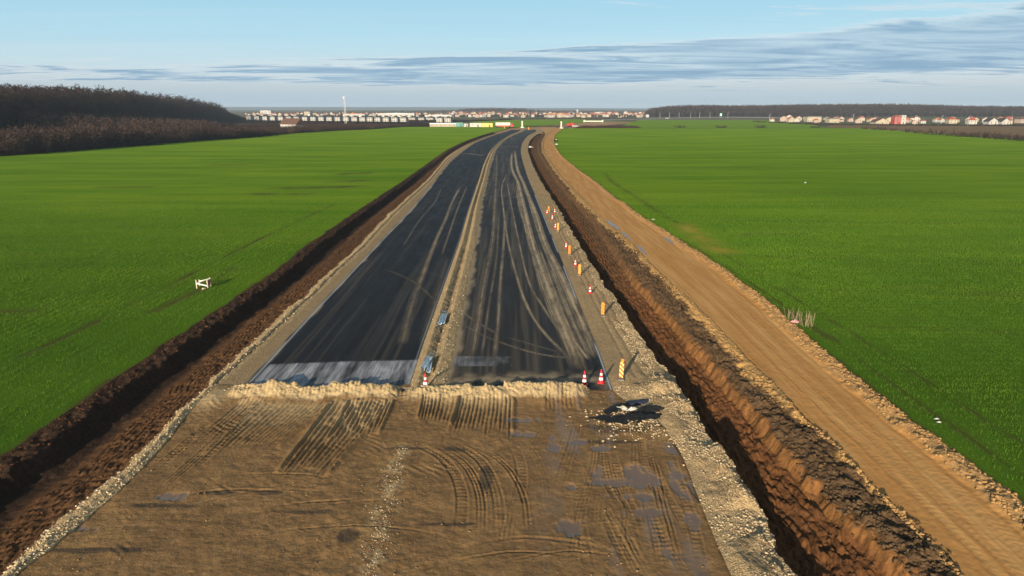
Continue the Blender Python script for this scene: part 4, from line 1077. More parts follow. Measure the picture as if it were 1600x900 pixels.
# crumpled sheets and litter
def crumple(name, px, size, h, mat, label, cat, seed, n=16, z=0.03, rz=0.0, group=None):
    """a thin crumpled sheet with a ragged outline and real thickness"""
    X, Y = G(*px); m_ = n * 3; th = np.linspace(0, 2 * PI, m_, endpoint=False); rr_ = np.linspace(0.03, 1, n)
    RR, TT = np.meshgrid(rr_, th, indexing='ij')
    out = 0.72 + 0.9 * fbm(np.cos(TT) * 1.3 + seed, np.sin(TT) * 1.3, seed, 4) + 0.35 * (vn(TT * 4.2 + seed, TT * 0, seed) - 0.5) * RR
    U = RR * out * np.cos(TT) * 0.5; V = RR * out * np.sin(TT) * 0.5
    x, y = U * size[0], V * size[1]
    Z = h * (1.9 * np.abs(fbm(x * 1.6 + seed, y * 1.9, seed, 5)) * (1 - RR ** 3 * 0.8) + 0.9 * np.clip(1 - RR, 0, 1) * (0.75 + 1.2 * fbm(U * 3, V * 3, seed + 9)))
    V3 = np.stack([x, y, np.maximum(Z, 0)], -1).reshape(-1, 3)
    F = []
    for i in range(n - 1):
        for j in range(m_): k = (j + 1) % m_; F.append((i * m_ + j, (i + 1) * m_ + j, (i + 1) * m_ + k, i * m_ + k))
    F = np.array(F); N_ = n * m_
    V3 = np.concatenate([V3, V3 - np.array([0, 0, 0.012])]); F2 = F[:, ::-1] + N_
    ring = lambda i: [(i * m_ + j, i * m_ + (j + 1) % m_, N_ + i * m_ + (j + 1) % m_, N_ + i * m_ + j) for j in range(m_)]
    me = np_mesh(name, V3, np.concatenate([F, F2, np.array(ring(n - 1))[:, ::-1], np.array(ring(0))]))
    o = link_mesh(name, me, mat); o.location = (X, Y, z); o.rotation_euler = (0, 0, rz); return tag(o, label, cat, group)
black_pl = simple('black_plastic', (0.012, 0.012, 0.012), 0.6, 0.3, 4, spec=0.2); white_pl = simple('white_plastic', (0.50, 0.48, 0.44), 0.5, 0.15, 6); pink_pl = simple('pink_white_plastic', (0.62, 0.30, 0.30), 0.6, 0.35, 9)
blue_pl = simple('dark_blue_plastic', (0.02, 0.026, 0.05), 0.6, 0.3, 5)
crumple('plastic_sheet', (974, 656), (4.6, 1.5), 0.16, black_pl, 'longest black plastic sheet, lying below the white scraps by the ditch', 'sheet', 1, 22, 0.06)
crumple('plastic_sheet', (1004, 654), (2.6, 1.7), 0.28, black_pl, 'black plastic bundle right of the white scraps', 'sheet', 5, 20, 0.10, 0.5)
crumple('plastic_sheet', (1014, 644), (2.4, 1.0), 0.24, black_pl, 'small black plastic lump behind the bundle, nearest the ditch', 'sheet', 6, 16, 0.16, 0.2)
crumple('plastic_sheet', (962, 642), (2.2, 1.0), 0.16, black_pl, 'ragged black plastic piece left of the white scraps', 'sheet', 8, 16, 0.08, 0.9)
crumple('plastic_sheet', (1010, 631), (3.4, 0.8), 0.20, blue_pl, 'dark blue strip of plastic behind the black heap', 'sheet', 9, 18, 0.10, 0.1)
crumple('sack', (986, 649), (0.85, 0.35), 0.14, white_pl, 'brightest pale scrap on the black plastic heap', 'sack', 12, 14, 0.34, 0.4)
crumple('sack', (974, 644.5), (0.8, 0.35), 0.12, simple('dull_plastic', (0.42, 0.40, 0.34), 0.6, 0.3, 6), 'dull pale scrap left of the brightest one on the heap', 'sack', 14, 12, 0.24, -0.6)
crumple('sack', (1242.5, 504), (1.0, 0.55), 0.22, pink_pl, 'pink and white plastic sack among dry stalks by the field edge', 'sack', 21, 14, 0.04)
gl = 'pale litter in the wheat'
crumple('paper_scrap', (1463, 657), (0.42, 0.16), 0.05, white_pl, 'upper of two white scraps lying in the near wheat', 'litter', 31, 8, 0.1, 0.1, gl)
crumple('paper_scrap', (1467, 662.5), (0.30, 0.12), 0.05, white_pl, 'lower, smaller of two white scraps in the near wheat', 'litter', 33, 8, 0.1, -0.2, gl)
crumple('paper_scrap', (1258, 286.5), (0.7, 0.5), 0.25, white_pl, 'white scrap alone in the middle of the right wheat field', 'litter', 35, 8, 0.1, 0.3, gl)
crumple('plastic_sheet', (1021, 343.5), (0.9, 0.35), 0.08, white_pl, 'thin white film at the wheat edge beside the haul track', 'sheet', 38, 8, 0.06, 0.3)
crumple('plastic_sheet', (829.5, 229), (3.4, 2.6), 0.5, white_pl, 'white sheet dumped in the far bend of the ditch', 'sheet', 41, 14, -0.4, 0.2)
crumple('plastic_sheet', (868.5, 221), (3.2, 3.4), 0.9, black_pl, 'black sheet of the dump at the far edge of the wheat', 'sheet', 45, 14, 0.05, 0.4)
crumple('sack', (869.5, 226.5), (2.0, 1.5), 0.7, white_pl, 'lower white sack of the dump at the far wheat edge', 'sack', 47, 10, 0.1)
crumple('sack', (868.8, 221.5), (1.2, 1.2), 0.6, white_pl, 'upper small white sack on the black sheet at the far wheat edge', 'sack', 48, 10, 0.85)

# dry weed stalks
dry = simple('dry_stalk', (0.40, 0.31, 0.19), 0.9, 0.2, 6)
def weeds(name, px, n, h, spread, label, seed):
    r = random.Random(seed); X, Y = G(*px); mb = MB()
    for i in range(n):
        a = r.uniform(-spread, spread); b = r.uniform(-spread * 0.6, spread * 0.6); hh = h * r.uniform(0.5, 1.1)
        tip = (a + r.uniform(-0.25, 0.25), b + r.uniform(-0.2, 0.2), hh)
        mb.tube((a, b, 0), tip, 0.007, 0.004, 4)
        for k in range(2):
            f = r.uniform(0.5, 0.9); p = tuple(q * f + (1 - f) * w for q, w in zip(tip, (a, b, 0)))
            mb.tube(p, (p[0] + r.uniform(-0.15, 0.15), p[1] + r.uniform(-0.1, 0.1), p[2] + r.uniform(0.08, 0.25)), 0.005, 0.003, 4)
    o = mb.build(name, dry); o.location = (X, Y, 0.0); tag(o, label, 'weeds', 'dry weeds by the haul track')
weeds('dry_weed', (1237, 499), 16, 0.9, 0.45, 'clump of dry stalks left of the pink sack', 3)
weeds('dry_weed', (1258, 509), 26, 1.1, 0.65, 'taller clump of dry stalks right of the pink sack', 5)

# ------------------------------------------------------------------ winter woods
def bark(name, c, var=0.35):
    m = M(name, 0.95, 0.1)
    m.color(m.mix(m.remap(m.noise(1.2, 4, 0.7), 0.35, 0.65), tuple(q * (1 - var) for q in c), tuple(q * (1 + var) for q in c))); return m.m
mat_bark = bark('winter_bark', (0.036, 0.027, 0.023)); mat_twig = bark('winter_twigs', (0.038, 0.026, 0.021))
mat_twig_red = bark('reddish_twigs', (0.043, 0.028, 0.023)); mat_twig_pale = bark('pale_twigs', (0.10, 0.07, 0.040)); mat_conifer = bark('conifer_needles', (0.022, 0.034, 0.020))

def tri_quads(segs):
    """tapered flat blades (two crossed per segment is overkill far away: one quad each, random facing)"""
    p0 = np.array([s[0] for s in segs]); p1 = np.array([s[1] for s in segs]); r0 = np.array([s[2] for s in segs]); r1 = np.array([s[3] for s in segs])
    d = p1 - p0; rr = np.random.default_rng(len(segs)).normal(size=d.shape); n = np.cross(d, rr); n /= np.linalg.norm(n, axis=1)[:, None] + 1e-9
    V = np.stack([p0 - n * r0[:, None], p0 + n * r0[:, None], p1 + n * r1[:, None], p1 - n * r1[:, None]], 1).reshape(-1, 3)
    F = np.arange(len(V)).reshape(-1, 4)
    return V, F
def tree_data(seed, h, w, limbs=14, sub=6, tw=6, base=0.28, wide=0.05):
    r = random.Random(seed); trunk = []; twigs = []
    p = Vector((0, 0, -0.2)); n = 6
    pts = [p]
    for i in range(1, n + 1):
        p = Vector((r.gauss(0, 0.012) * h + p.x * 0.9, r.gauss(0, 0.012) * h + p.y * 0.9, h * 0.86 * i / n)); pts.append(p)
    def at(f):
        f = min(f, 0.999) * n; i = int(f); return pts[i].lerp(pts[i + 1], f - i)
    tr = 0.013 * h
    for i in range(n): trunk.append((pts[i], pts[i + 1], tr * (1 - i / (n + 0.6)), tr * (1 - (i + 1) / (n + 0.6))))
    for k in range(limbs):
        f = base + (0.97 - base) * (k + r.random()) / limbs
        q = at(f); a = k * 2.4 + r.uniform(-0.5, 0.5)
        L = w * (0.95 - 0.55 * abs(f - 0.5) * 1.4) * r.uniform(0.7, 1.15)
        up = r.uniform(0.35, 0.9) + 0.5 * f
        e = q + Vector((math.cos(a), math.sin(a), up)).normalized() * L
        trunk.append((q, e, tr * 0.38, tr * 0.12))
        for s_ in range(sub):
            g = r.uniform(0.25, 1.0); qq = q.lerp(e, g)
            d = Vector((math.cos(a) + r.gauss(0, 0.8), math.sin(a) + r.gauss(0, 0.8), r.uniform(-0.1, 1.1))).normalized()
            ee = qq + d * L * r.uniform(0.3, 0.6)
            twigs.append((qq, ee, wide * 0.9, wide * 0.4))
            for t_ in range(tw):
                g2 = r.uniform(0.2, 1.0); q3 = qq.lerp(ee, g2)
                d3 = (d + Vector((r.gauss(0, 0.7), r.gauss(0, 0.7), r.gauss(0.25, 0.5)))).normalized()
                twigs.append((q3, q3 + d3 * L * r.uniform(0.15, 0.38), wide * 0.6, wide * 0.12))
    return trunk, twigs
def tube_mesh(name, segs, n=5):
    mb = MB()
    for a, b, r0, r1 in segs: mb.tube(a, b, r0, max(r1, 0.004), n, cap=False)
    return mb.mesh(name)
def tree_proto(name, seed, h, w, twig, **k):
    t = empty(name); tr, tw = tree_data(seed, h, w, **k)
    link_mesh('trunk', tube_mesh('trunk', tr), mat_bark, t)
    V, F = tri_quads(tw); link_mesh('crown', np_mesh('crown', V, F), twig, t)
    return t
def bush_data(seed, h, w, stems=16, tw=22, wide=0.045):
    r = random.Random(seed); tr, out = [], []
    for i in range(stems):
        a = r.uniform(0, 2 * PI); d = r.uniform(0, 0.45) * w; b = Vector((math.cos(a) * d, math.sin(a) * d, -0.1))
        e = b + Vector((math.cos(a) * w * r.uniform(0.1, 0.55), math.sin(a) * w * r.uniform(0.1, 0.55), h * r.uniform(0.55, 1.0)))
        tr.append((b, e, 0.05, 0.015))
        for k in range(tw):
            q = b.lerp(e, r.uniform(0.05, 1.0)); dd = Vector((r.gauss(0, 0.8), r.gauss(0, 0.8), r.gauss(0.5, 0.6))).normalized()
            out.append((q, q + dd * h * r.uniform(0.12, 0.32), wide, wide * 0.2))
    return tr, out
def bush_proto(name, seed, h, w, twig, **k):
    t = empty(name); tr, tw = bush_data(seed, h, w, **k)
    link_mesh('stem', tube_mesh('stem', tr, 4), mat_bark, t)
    V, F = tri_quads(tw); link_mesh('crown', np_mesh('crown', V, F), twig, t)
    return t

def merged_wood(name, places, protos, mat, label, cat='wood', kind='stuff', seed=0):
    r = np.random.default_rng(seed); Vs, Fs, b = [], [], 0
    k = r.integers(0, len(protos), len(places))
    for j, (V0, F0) in enumerate(protos):
        idx = np.where(k == j)[0]
        if not len(idx): continue
        P = places[idx]; a = r.random(len(idx)) * 2 * PI; ca, sa = np.cos(a), np.sin(a)
        s = P[:, 3][:, None]
        W = np.stack([(V0[None, :, 0] * ca[:, None] - V0[None, :, 1] * sa[:, None]) * s, (V0[None, :, 0] * sa[:, None] + V0[None, :, 1] * ca[:, None]) * s, V0[None, :, 2] * s], -1) + P[:, None, :3]
        Vs.append(W.reshape(-1, 3)); Fs.append((F0[None] + (np.arange(len(idx)) * len(V0))[:, None, None]).reshape(-1, 4) + b); b += len(idx) * len(V0)
    o = link_mesh(name, np_mesh(name, np.concatenate(Vs), np.concatenate(Fs)), mat); return tag(o, label, cat, kind=kind)
def far_tree(seed, h, w, limbs=9, sub=4, tw=4, wide=0.13):
    tr, tw_ = tree_data(seed, h, w, limbs, sub, tw, 0.22, wide); return tri_quads(tr + tw_)
def far_bush(seed, h, w, stems=10, tw=12, wide=0.10):
    tr, tw_ = bush_data(seed, h, w, stems, tw, wide); return tri_quads(tr + tw_)

# the high wood on the left: skyline height follows the photograph's treetops
def wood_edge(y): return np.interp(y, [150, 230, 300, 420, 560, 700, 850, 950, 1010], [-215, -222, -236, -262, -295, -325, -350, -383, -420])
r_ = np.random.default_rng(5); n = 4600
yy = 180 + 820 * r_.random(n) ** 1.1; dd = 130 * r_.random(n) ** 1.3; xx = wood_edge(yy) - dd
hh = (0.88 + 0.26 * r_.random(n)) * np.interp(yy, [180, 300, 420, 520, 700, 780, 850, 900, 960, 1000], [1.0, 1.06, 1.14, 1.20, 1.08, 0.98, 0.82, 0.66, 0.48, 0.35])
TALL = [far_tree(20 + i, 24.5, 5.2, 12, 4, 5, 0.13) for i in range(6)]
merged_wood('forest', np.stack([xx, yy, 0 * xx, hh], 1), TALL, mat_twig, 'tall leafless dark wood closing the left horizon', 'wood', seed=2)
# dense understorey that stops one seeing through
n = 5200; yy = 180 + 800 * r_.random(n); xx = wood_edge(yy) - 3 - 110 * r_.random(n)
merged_wood('undergrowth', np.stack([xx, yy, 0 * xx, 0.7 + 0.9 * r_.random(n)], 1), [far_bush(70 + i, 7.5, 5, 9, 12, 0.2) for i in range(4)], mat_twig, 'dark undergrowth inside the tall wood', 'undergrowth', seed=3)
# the young plantation in front of it
n = 3000; yy = 330 + 560 * r_.random(n); f = r_.random(n); xx = wood_edge(yy) + 4 + (np.minimum(hedge_x(yy) - 14, np.interp(yy, [330, 420, 520, 620, 900], [-175, -180, -225, -300, -400])) - wood_edge(yy)) * f
hh = (0.75 + 0.5 * r_.random(n)) * np.interp(yy, [330, 420, 600, 900], [1.15, 1.0, 0.62, 0.4]) * (1 - 0.35 * f)
merged_wood('undergrowth', np.stack([xx, yy, 0 * xx, hh], 1), [far_bush(90 + i, 10.5, 5, 11, 12, 0.14) for i in range(4)], mat_twig_red, 'reddish young plantation between the tall wood and the hedge', 'undergrowth', seed=4)
# scrub filling the hedge strip
n = 5000; yy = 60 + 520 * r_.random(n); f = r_.random(n); xx = hedge_x(yy) - 3 - 42 * f
hh = (0.35 + 0.95 * r_.random(n) ** 1.5 + 0.25 * (vn(yy * 0.06, xx * 0.08, 9))) * np.interp(yy, [60, 300, 370, 425, 600], [1.1, 1.05, 0.88, 0.52, 0.46])
merged_wood('undergrowth', np.stack([xx, yy, 0 * xx, hh], 1), [far_bush(110 + i, 6.0, 5.5, 11, 14, 0.11) for i in range(4)], mat_twig_red, 'brown scrub filling the strip behind the left hedge', 'undergrowth', seed=6)

# single trees one can tell apart along the wood's edge
TP = [Placer(tree_proto('bare_tree', 300 + i, 23, 5.6, mat_twig, limbs=16, sub=6, tw=6, wide=0.085)) for i in range(4)]
gt = 'leafless trees along the front of the left wood'
for i in range(90):
    y = 185 + (880 - 185) * ((i + rng.random() * 0.8) / 90) ** 1.25
    s = (0.86 + 0.3 * rng.random()) * float(np.interp(y, [180, 300, 420, 520, 700, 780, 850, 900], [0.98, 1.02, 1.08, 1.12, 1.0, 0.9, 0.74, 0.6]))
    TP[i % 4].put((float(wood_edge(y)) + rng.uniform(-2, 5), y, 0), rng.random() * 6, s, 'tall leafless tree in the front row of the left wood', gt, 'tree')
pale = Placer(tree_proto('bare_tree', 401, 12.5, 4.2, mat_twig_pale, limbs=14, sub=6, tw=7, wide=0.075))
X, Y = G(86, 221); pale.put((X, Y, 0), 0.3, 1.0, 'lone pale twigged tree standing out before the dark wood, far left', None, 'tree')
pop = Placer(tree_proto('bare_tree', 402, 19, 4.6, mat_twig_red, limbs=16, sub=6, tw=6, wide=0.1))
X, Y = G(335, 188); pop.put((X, Y, 0), 1.0, 1.0, 'broad leafless tree ending the wood at its right tip', None, 'tree')
sh = [Placer(bush_proto('hedge_shrub', 500 + i, 5.6, 4.6, [mat_twig_red, mat_twig, mat_twig_pale, mat_twig_red, mat_twig][i])) for i in range(5)]
gh = 'leafless shrubs of the hedge along the left field'
HY = []
y = 150.0
while y < 585: HY.append(y); y += 3.0 + 0.006 * y
for i, y in enumerate(HY):
    s = float(np.interp(y, [150, 250, 370, 425, 600], [1.05, 1.1, 0.95, 0.6, 0.52])) * rng.uniform(0.7, 1.2)
    sh[i % 5 if rng.random() > 0.25 else 1].put((float(hedge_x(y)) - 1 - 2.5 * rng.random(), y, 0), rng.random() * 6, s, 'leafless brown shrub in the hedge along the left wheat field', gh, 'shrub')

# right-hand hedge and heaps of brush
rb = [Placer(bush_proto('round_shrub', 520 + i, 3.0, 4.6, mat_twig, stems=20, tw=22, wide=0.05)) for i in range(3)]
RB = [(1352, 201.8, .8), (1366, 202.5, .7), (1380, 203, 1.0), (1396, 204.3, .7), (1417, 206.5, 1.0), (1431, 208, .9), (1447, 209.5, .8), (1463, 211, 1.25), (1482, 212, .8), (1499, 213.3, 1.2), (1512, 213.8, 0.9), (1526, 214.6, 1.1), (1538, 215.3, 1.25), (1549, 216, 1.1), (1563, 217.4, 1.2), (1577, 218.3, 1.0), (1591, 219.3, 1.25), (1606, 220.3, 1.1)]
for i, (px, py, s) in enumerate(RB):
    X, Y = G(px, py); rb[i % 3].put((X, Y, 0), rng.random() * 6, (s * 1.25, s * 1.25, s), 'dark rounded leafless bush in the row bounding the right field', 'bushes in the row along the right field', 'bush')
for px, py, s, lb in [(1062, 199.3, 1.2, 'left one of the three brown brush heaps behind the right wheat'), (1127, 199.5, 1.3, 'middle one of the three brown brush heaps behind the right wheat'), (1190, 199.6, 1.6, 'right and largest of the three brown brush heaps behind the wheat'), (1275, 199.4, 1.2, 'brush heap nearest the houses behind the right wheat'), (990, 198.8, 1.0, 'brush heap at the end of the dark spoil bank')]:
    X, Y = G(px, py); rb[0].put((X, Y, 0), rng.random() * 6, (s * 1.5, s, s * 0.55), lb, 'brush heaps on the far field edge', 'brush heap')
for q in rb: q.finish()

# far woods on the right and the horizon
def px_wood(name, x0, x1, ytop, ybase, n, seed, mat, label, depth=60, hs=(0.9, 1.1), bush=False, w=6, wide=0.2):
    r = np.random.default_rng(seed); px = x0 + (x1 - x0) * r.random(n)
    yb = ybase(px) if callable(ybase) else np.full(n, ybase)
    X = np.empty(n); Y = np.empty(n)
    for i in range(n): X[i], Y[i] = G(px[i], yb[i])
    dist = Y.copy(); extra = depth * r.random(n); X *= (Y + extra) / Y; Y = Y + extra
    yt = ytop(px) if callable(ytop) else np.full(n, ytop)
    H = CAM_H + (HOR - yt) * Y / CT / FPX * 0.985
    h = np.maximum(H, 2) * (hs[0] + (hs[1] - hs[0]) * r.random(n))
    pr = [far_bush(seed + i, 1.0, 0.7, 12, 14, wide / 10) for i in range(4)] if bush else [far_tree(seed + i, 1.0, 0.30, 10, 4, 4, wide / 18) for i in range(5)]
    return merged_wood(name, np.stack([X, Y, 0 * X, h], 1), pr, mat, label, 'wood', seed=seed)
mat_wood_far = bark('far_wood_bark', (0.058, 0.045, 0.043))
TOPR = lambda x: np.interp(x, [998, 1006, 1015, 1050, 1100, 1140, 1200, 1260, 1330, 1420, 1500, 1560, 1640], [180, 175, 168.5, 165, 163.8, 164.6, 164, 163, 162.6, 162.8, 165, 165.6, 166])
px_wood('forest', 1000, 1660, lambda x: TOPR(x) + 0.6, 182.6, 4200, 601, mat_wood_far, 'long leafless wood along the right horizon behind the houses', 130, (0.86, 1.06), wide=0.30)
px_wood('undergrowth', 1000, 1660, lambda x: TOPR(x) + 8, 182.3, 2600, 621, mat_wood_far, 'dark understorey of the right hand wood', 90, (0.6, 1.0), True, wide=0.5)
px_wood('undergrowth', 1175, 1660, 191, lambda x: np.interp(x, [1175, 1280, 1420, 1660], [190.5, 195.5, 196.6, 197.5]), 1100, 631, mat_twig, 'scrub between the stubble and the houses on the right', 25, (0.35, 0.8), True, wide=0.4)
px_wood('undergrowth', 640, 800, 184.5, lambda x: np.interp(x, [640, 720, 800], [191.0, 190.4, 187.5]), 700, 641, mat_twig, 'dark hedge between the villas and the green strip', 14, (0.5, 0.9), True, wide=0.4)
px_wood('undergrowth', 780, 1010, 184.0, lambda x: np.interp(x, [780, 1010], [186.4, 185.6]), 600, 645, mat_twig_red, 'brown hedge before the distant town', 20, (0.3, 0.7), True, wide=0.5)
px_wood('undergrowth', 300, 640, lambda x: np.interp(x, [300, 440, 640], [189.5, 191.5, 193.0]), lambda x: np.interp(x, [300, 640], [196, 197.5]), 1600, 651, mat_twig_red, 'reddish scrub in front of the villa row', 40, (0.45, 0.9), True, wide=0.4)
px_wood('forest', 368, 1010, lambda x: np.interp(x, [368, 560, 640, 715, 730, 760, 820, 840, 1010], [174.5, 173.5, 173, 171, 169.2, 168.2, 169.2, 172, 174]), 177.2, 1800, 661, mat_wood_far, 'hazy tree belt beyond the distant town', 500, (0.7, 1.1), wide=0.8)
px_wood('undergrowth', 380, 1010, 177, lambda x: np.interp(x, [380, 700, 1010], [181, 182.5, 183.5]), 1300, 671, mat_wood_far, 'dim garden trees scattered through the distant town', 350, (0.5, 1.0), True, wide=0.7)

px_wood('undergrowth', 1200, 1660, 185.0, lambda x: np.interp(x, [1200, 1660], [189.0, 191.5]), 320, 681, mat_twig, 'garden trees among the houses before the right wood', 60, (0.35, 1.0), False, wide=0.5)
px_wood('undergrowth', 340, 394, lambda x: np.interp(x, [340, 372, 394], [168, 178.5, 185.5]), 187.6, 420, 691, mat_twig, 'low dark trees where the tall wood runs out before the villas', 60, (0.6, 1.05), False, wide=0.3)
# hills on the horizon
m = M('far_hills', 1.0, 0.0); m.color(m.mix(m.remap(m.noise(0.004, 4), 0.4, 0.6), (0.10, 0.12, 0.13), (0.13, 0.145, 0.15))); 
hx = np.linspace(-7000, 7000, 160); hyy = np.linspace(5600, 8600, 12); HX, HY_ = np.meshgrid(hx, hyy)
prof = np.interp(hx / 5600 * FPX / CT + 800, [-600, 0, 370, 560, 760, 860, 1000, 1700], [24, 26, 27, 25, 20, 14, 10, 14])
HZ = prof[None] * np.sin(np.clip((HY_ - 5600) / 3000, 0, 1) * PI) ** 0.5 * (0.85 + 0.5 * fbm(HX * 0.0013, HY_ * 0.001, 5)) - 0.3
sheet('hills', HX, HY_, HZ, m.m)

# ------------------------------------------------------------------ houses
W_ = {'white': simple('white_render', (0.40, 0.39, 0.365), 0.9, 0.14, 0.6), 'cream': simple('cream_render', (0.38, 0.33, 0.24), 0.9, 0.14, 0.6), 'pink': simple('pale_pink_render', (0.33, 0.25, 0.21), 0.9, 0.08, 0.6), 'grey': simple('grey_render', (0.45, 0.45, 0.46), 0.9, 0.08, 0.6), 'red': simple('red_render', (0.34, 0.06, 0.05), 0.8, 0.1, 0.6)}
R_ = {'red': simple('red_tiles', (0.32, 0.075, 0.040), 0.85, 0.2, 1.5), 'brown': simple('brown_tiles', (0.115, 0.062, 0.045), 0.85, 0.2, 1.5), 'dark': simple('dark_tiles', (0.050, 0.045, 0.045), 0.8, 0.2, 1.5), 'orange': simple('orange_tiles', (0.42, 0.15, 0.07), 0.85, 0.2, 1.5), 'metal': simple('pale_sheet_roof', (0.55, 0.60, 0.64), 0.5, 0.1, 0.8)}
glass = simple('window_glass', (0.05, 0.06, 0.075), 0.15, 0.2, 1, spec=0.6); trim = simple('window_trim', (0.70, 0.69, 0.66), 0.7, 0.05)
doorm = simple('brown_door', (0.12, 0.07, 0.045), 0.7, 0.2)
def window(parent, x, y, z, w, h, face, plain=False):
    """window on a south (-y) or side (+-x) wall: frame proud of the wall, glass inset"""
    f = MB()
    if plain:      # one small mesh: trim round a dark pane
        if face == 's':
            f.box((x, y - 0.02, z), (w, 0.06, h), mi=1)
            for a, b, c_, d_ in ((x - w / 2, z, 0.14, h + 0.14), (x + w / 2, z, 0.14, h + 0.14), (x, z - h / 2, w - 0.14, 0.14), (x, z + h / 2, w - 0.14, 0.14)): f.box((a, y - 0.04, b), (c_, 0.1, d_))
        else:
            s = 1 if face == 'e' else -1; f.box((x + s * 0.02, y, z), (0.06, w, h), mi=1)
            for a, b, c_, d_ in ((y - w / 2, z, 0.14, h + 0.14), (y + w / 2, z, 0.14, h + 0.14), (y, z - h / 2, w - 0.14, 0.14), (y, z + h / 2, w - 0.14, 0.14)): f.box((x + s * 0.04, a, b), (0.1, c_, d_))
        f.build('window', [trim, glass], parent); return
    if face == 's':
        for a, b, c_, d_ in ((x - w / 2, z, 0.1, h + 0.1), (x + w / 2, z, 0.1, h + 0.1), (x, z - h / 2, w - 0.1, 0.1), (x, z + h / 2, w - 0.1, 0.1)): f.box((a, y - 0.03, b), (c_, 0.08, d_))
        fr = f.build('window', trim, parent); MB().box((x, y - 0.012, z), (w - 0.1, 0.05, h - 0.1)).build('pane', glass, fr)
    else:
        s = 1 if face == 'e' else -1
        for a, b, c_, d_ in ((y - w / 2, z, 0.1, h + 0.1), (y + w / 2, z, 0.1, h + 0.1), (y, z - h / 2, w - 0.1, 0.1), (y, z + h / 2, w - 0.1, 0.1)): f.box((x + s * 0.03, a, b), (0.08, c_, d_))
        fr = f.build('window', trim, parent); MB().box((x + s * 0.012, y, z), (0.05, w - 0.1, h - 0.1)).build('pane', glass, fr)
def house(name, w, d, h, rh, wall, roof, kind='gable_x', floors=2, nwin=3, chimney=True, over=0.4, ww=1.2, wh=1.25, plain=False):
    t = empty(name)
    if kind == 'gable_y':   # gable facing the viewer
        MB().prism([(-w / 2, 0), (w / 2, 0), (w / 2, h), (0, h + rh - 0.12), (-w / 2, h)], -d / 2, d / 2).build('wall', W_[wall], t)
        mb = MB(); a = (rh) / (w / 2); x = w / 2 + over
        mb.prism([(-x, h - over * a), (0, h + rh), (x, h - over * a), (x, h - over * a + 0.2), (0, h + rh + 0.22), (-x, h - over * a + 0.2)], -d / 2 - over, d / 2 + over)
        rf = mb.build('roof', R_[roof], t)
    else:
        MB().box((0, 0, h / 2), (w, d, h)).build('wall', W_[wall], t)
        x, y = w / 2 + over, d / 2 + over; rx = x if kind == 'gable_x' else max(x - y * 0.9, 0.05)
        vs = [(-x, -y, h), (x, -y, h), (x, y, h), (-x, y, h), (-x, -y, h + .15), (x, -y, h + .15), (x, y, h + .15), (-x, y, h + .15), (-rx, 0, h + rh), (rx, 0, h + rh)]
        rf = MB().add(vs, [(3, 2, 1, 0), (0, 1, 5, 4), (1, 2, 6, 5), (2, 3, 7, 6), (3, 0, 4, 7), (4, 5, 9, 8), (6, 7, 8, 9), (5, 6, 9), (7, 4, 8)]).build('roof', R_[roof], t)
    if chimney: MB().box((w * 0.2, d * 0.1, h + rh * 0.85), (0.6, 0.6, 1.4)).box((w * 0.2, d * 0.1, h + rh * 0.85 + 0.76), (0.75, 0.75, 0.12)).build('chimney', W_['pink'], rf)
    fh = h / floors
    for fl in range(floors):
        for k in range(nwin):
            xx = -w / 2 + w * (k + 0.5) / nwin
            if fl == 0 and k == nwin // 2:
                dr = MB().box((xx, -d / 2 - 0.02, 1.05), (1.0, 0.08, 2.1)).build('door', doorm, t); continue
            window(t, xx, -d / 2, fl * fh + fh * 0.55, ww, wh, 's', plain)
    window(t, -w / 2, 0, h - fh * 0.45, 1.2, 1.2, 'w', plain)
    return t
def put_px(pl, px, py, rz=0.0, s=1.0, label=None, group=None, cat=None, z=-0.1):
    X, Y = G(px, py); return pl.put((X, Y, z), rz, s, label, group, cat)

# the row of small white villas
villa = Placer(house('villa', 7.0, 9.0, 4.7, 2.1, 'white', 'dark', 'hip', 2, 3, False, 0.45, 1.25, 1.5))
vpx = [392, 404.5, 417, 429, 441.5, 454, 466, 479, 492, 504.5, 517, 530, 543, 556, 568.5, 580, 592, 605, 618.5, 632, 646, 660, 674, 688, 701]
gv = 'white villas in one long row'
for i, px in enumerate(vpx):
    py = 187.4 + (px - 392) / 310 * 3.4
    lb = 'small white villa with a dark hipped roof in the long row below the town'
    if i == len(vpx) - 1: lb = 'white villa closing the row at its right end by the site compound'
    put_px(villa, px, py, R(-14 + (px - 540) * 0.03), 1.0, lb, gv, 'villa')
# white farmhouse in the hedge
fh_ = house('farmhouse', 16.5, 9.5, 3.6, 4.4, 'white', 'brown', 'gable_x', 1, 4, True, 0.6)
X, Y = G(458, 201.5); fh_.location = (X, Y, 0); fh_.rotation_euler = (0, 0, R(-28)); tag(fh_, 'white farmhouse with a big brown roof half hidden by the left hedge', 'farmhouse')
MB().prism([(8.27, 3.6), (8.31, 3.6), (8.31, 3.62), (8.27, 3.62)], -0.1, 0.1)

protos = {}
for wall in ('white', 'cream', 'pink'):
    for roof in ('red', 'orange', 'brown'):
        for kd in ('gable_y', 'hip'):
            protos[(wall, roof, kd)] = Placer(house('house', 10.5, 9.5, 5.4, 3.0, wall, roof, kd, 2, 2, True, 0.4, 1.6, 1.5, True))
wn = {'white': 'white', 'cream': 'cream', 'pink': 'pale pink'}
def town(n, x0, x1, yb, seed, where, grp, s=(0.8, 1.25)):
    r = random.Random(seed)
    for i in range(n):
        px = x0 + (x1 - x0) * (i + r.random()) / n; y = yb(px) + r.uniform(-1.7, 1.4)
        wall = r.choice(['white', 'white', 'cream', 'pink']); roof = r.choice(['red', 'red', 'orange', 'brown']); kd = r.choice(['gable_y', 'hip'])
        shape = 'gabled' if kd == 'gable_y' else 'hip roofed'
        put_px(protos[(wall, roof, kd)], px, y, R(r.uniform(-40, 40)), r.uniform(*s), f'{shape} {wn[wall]} house with {roof} tiles {where}', grp, 'house')
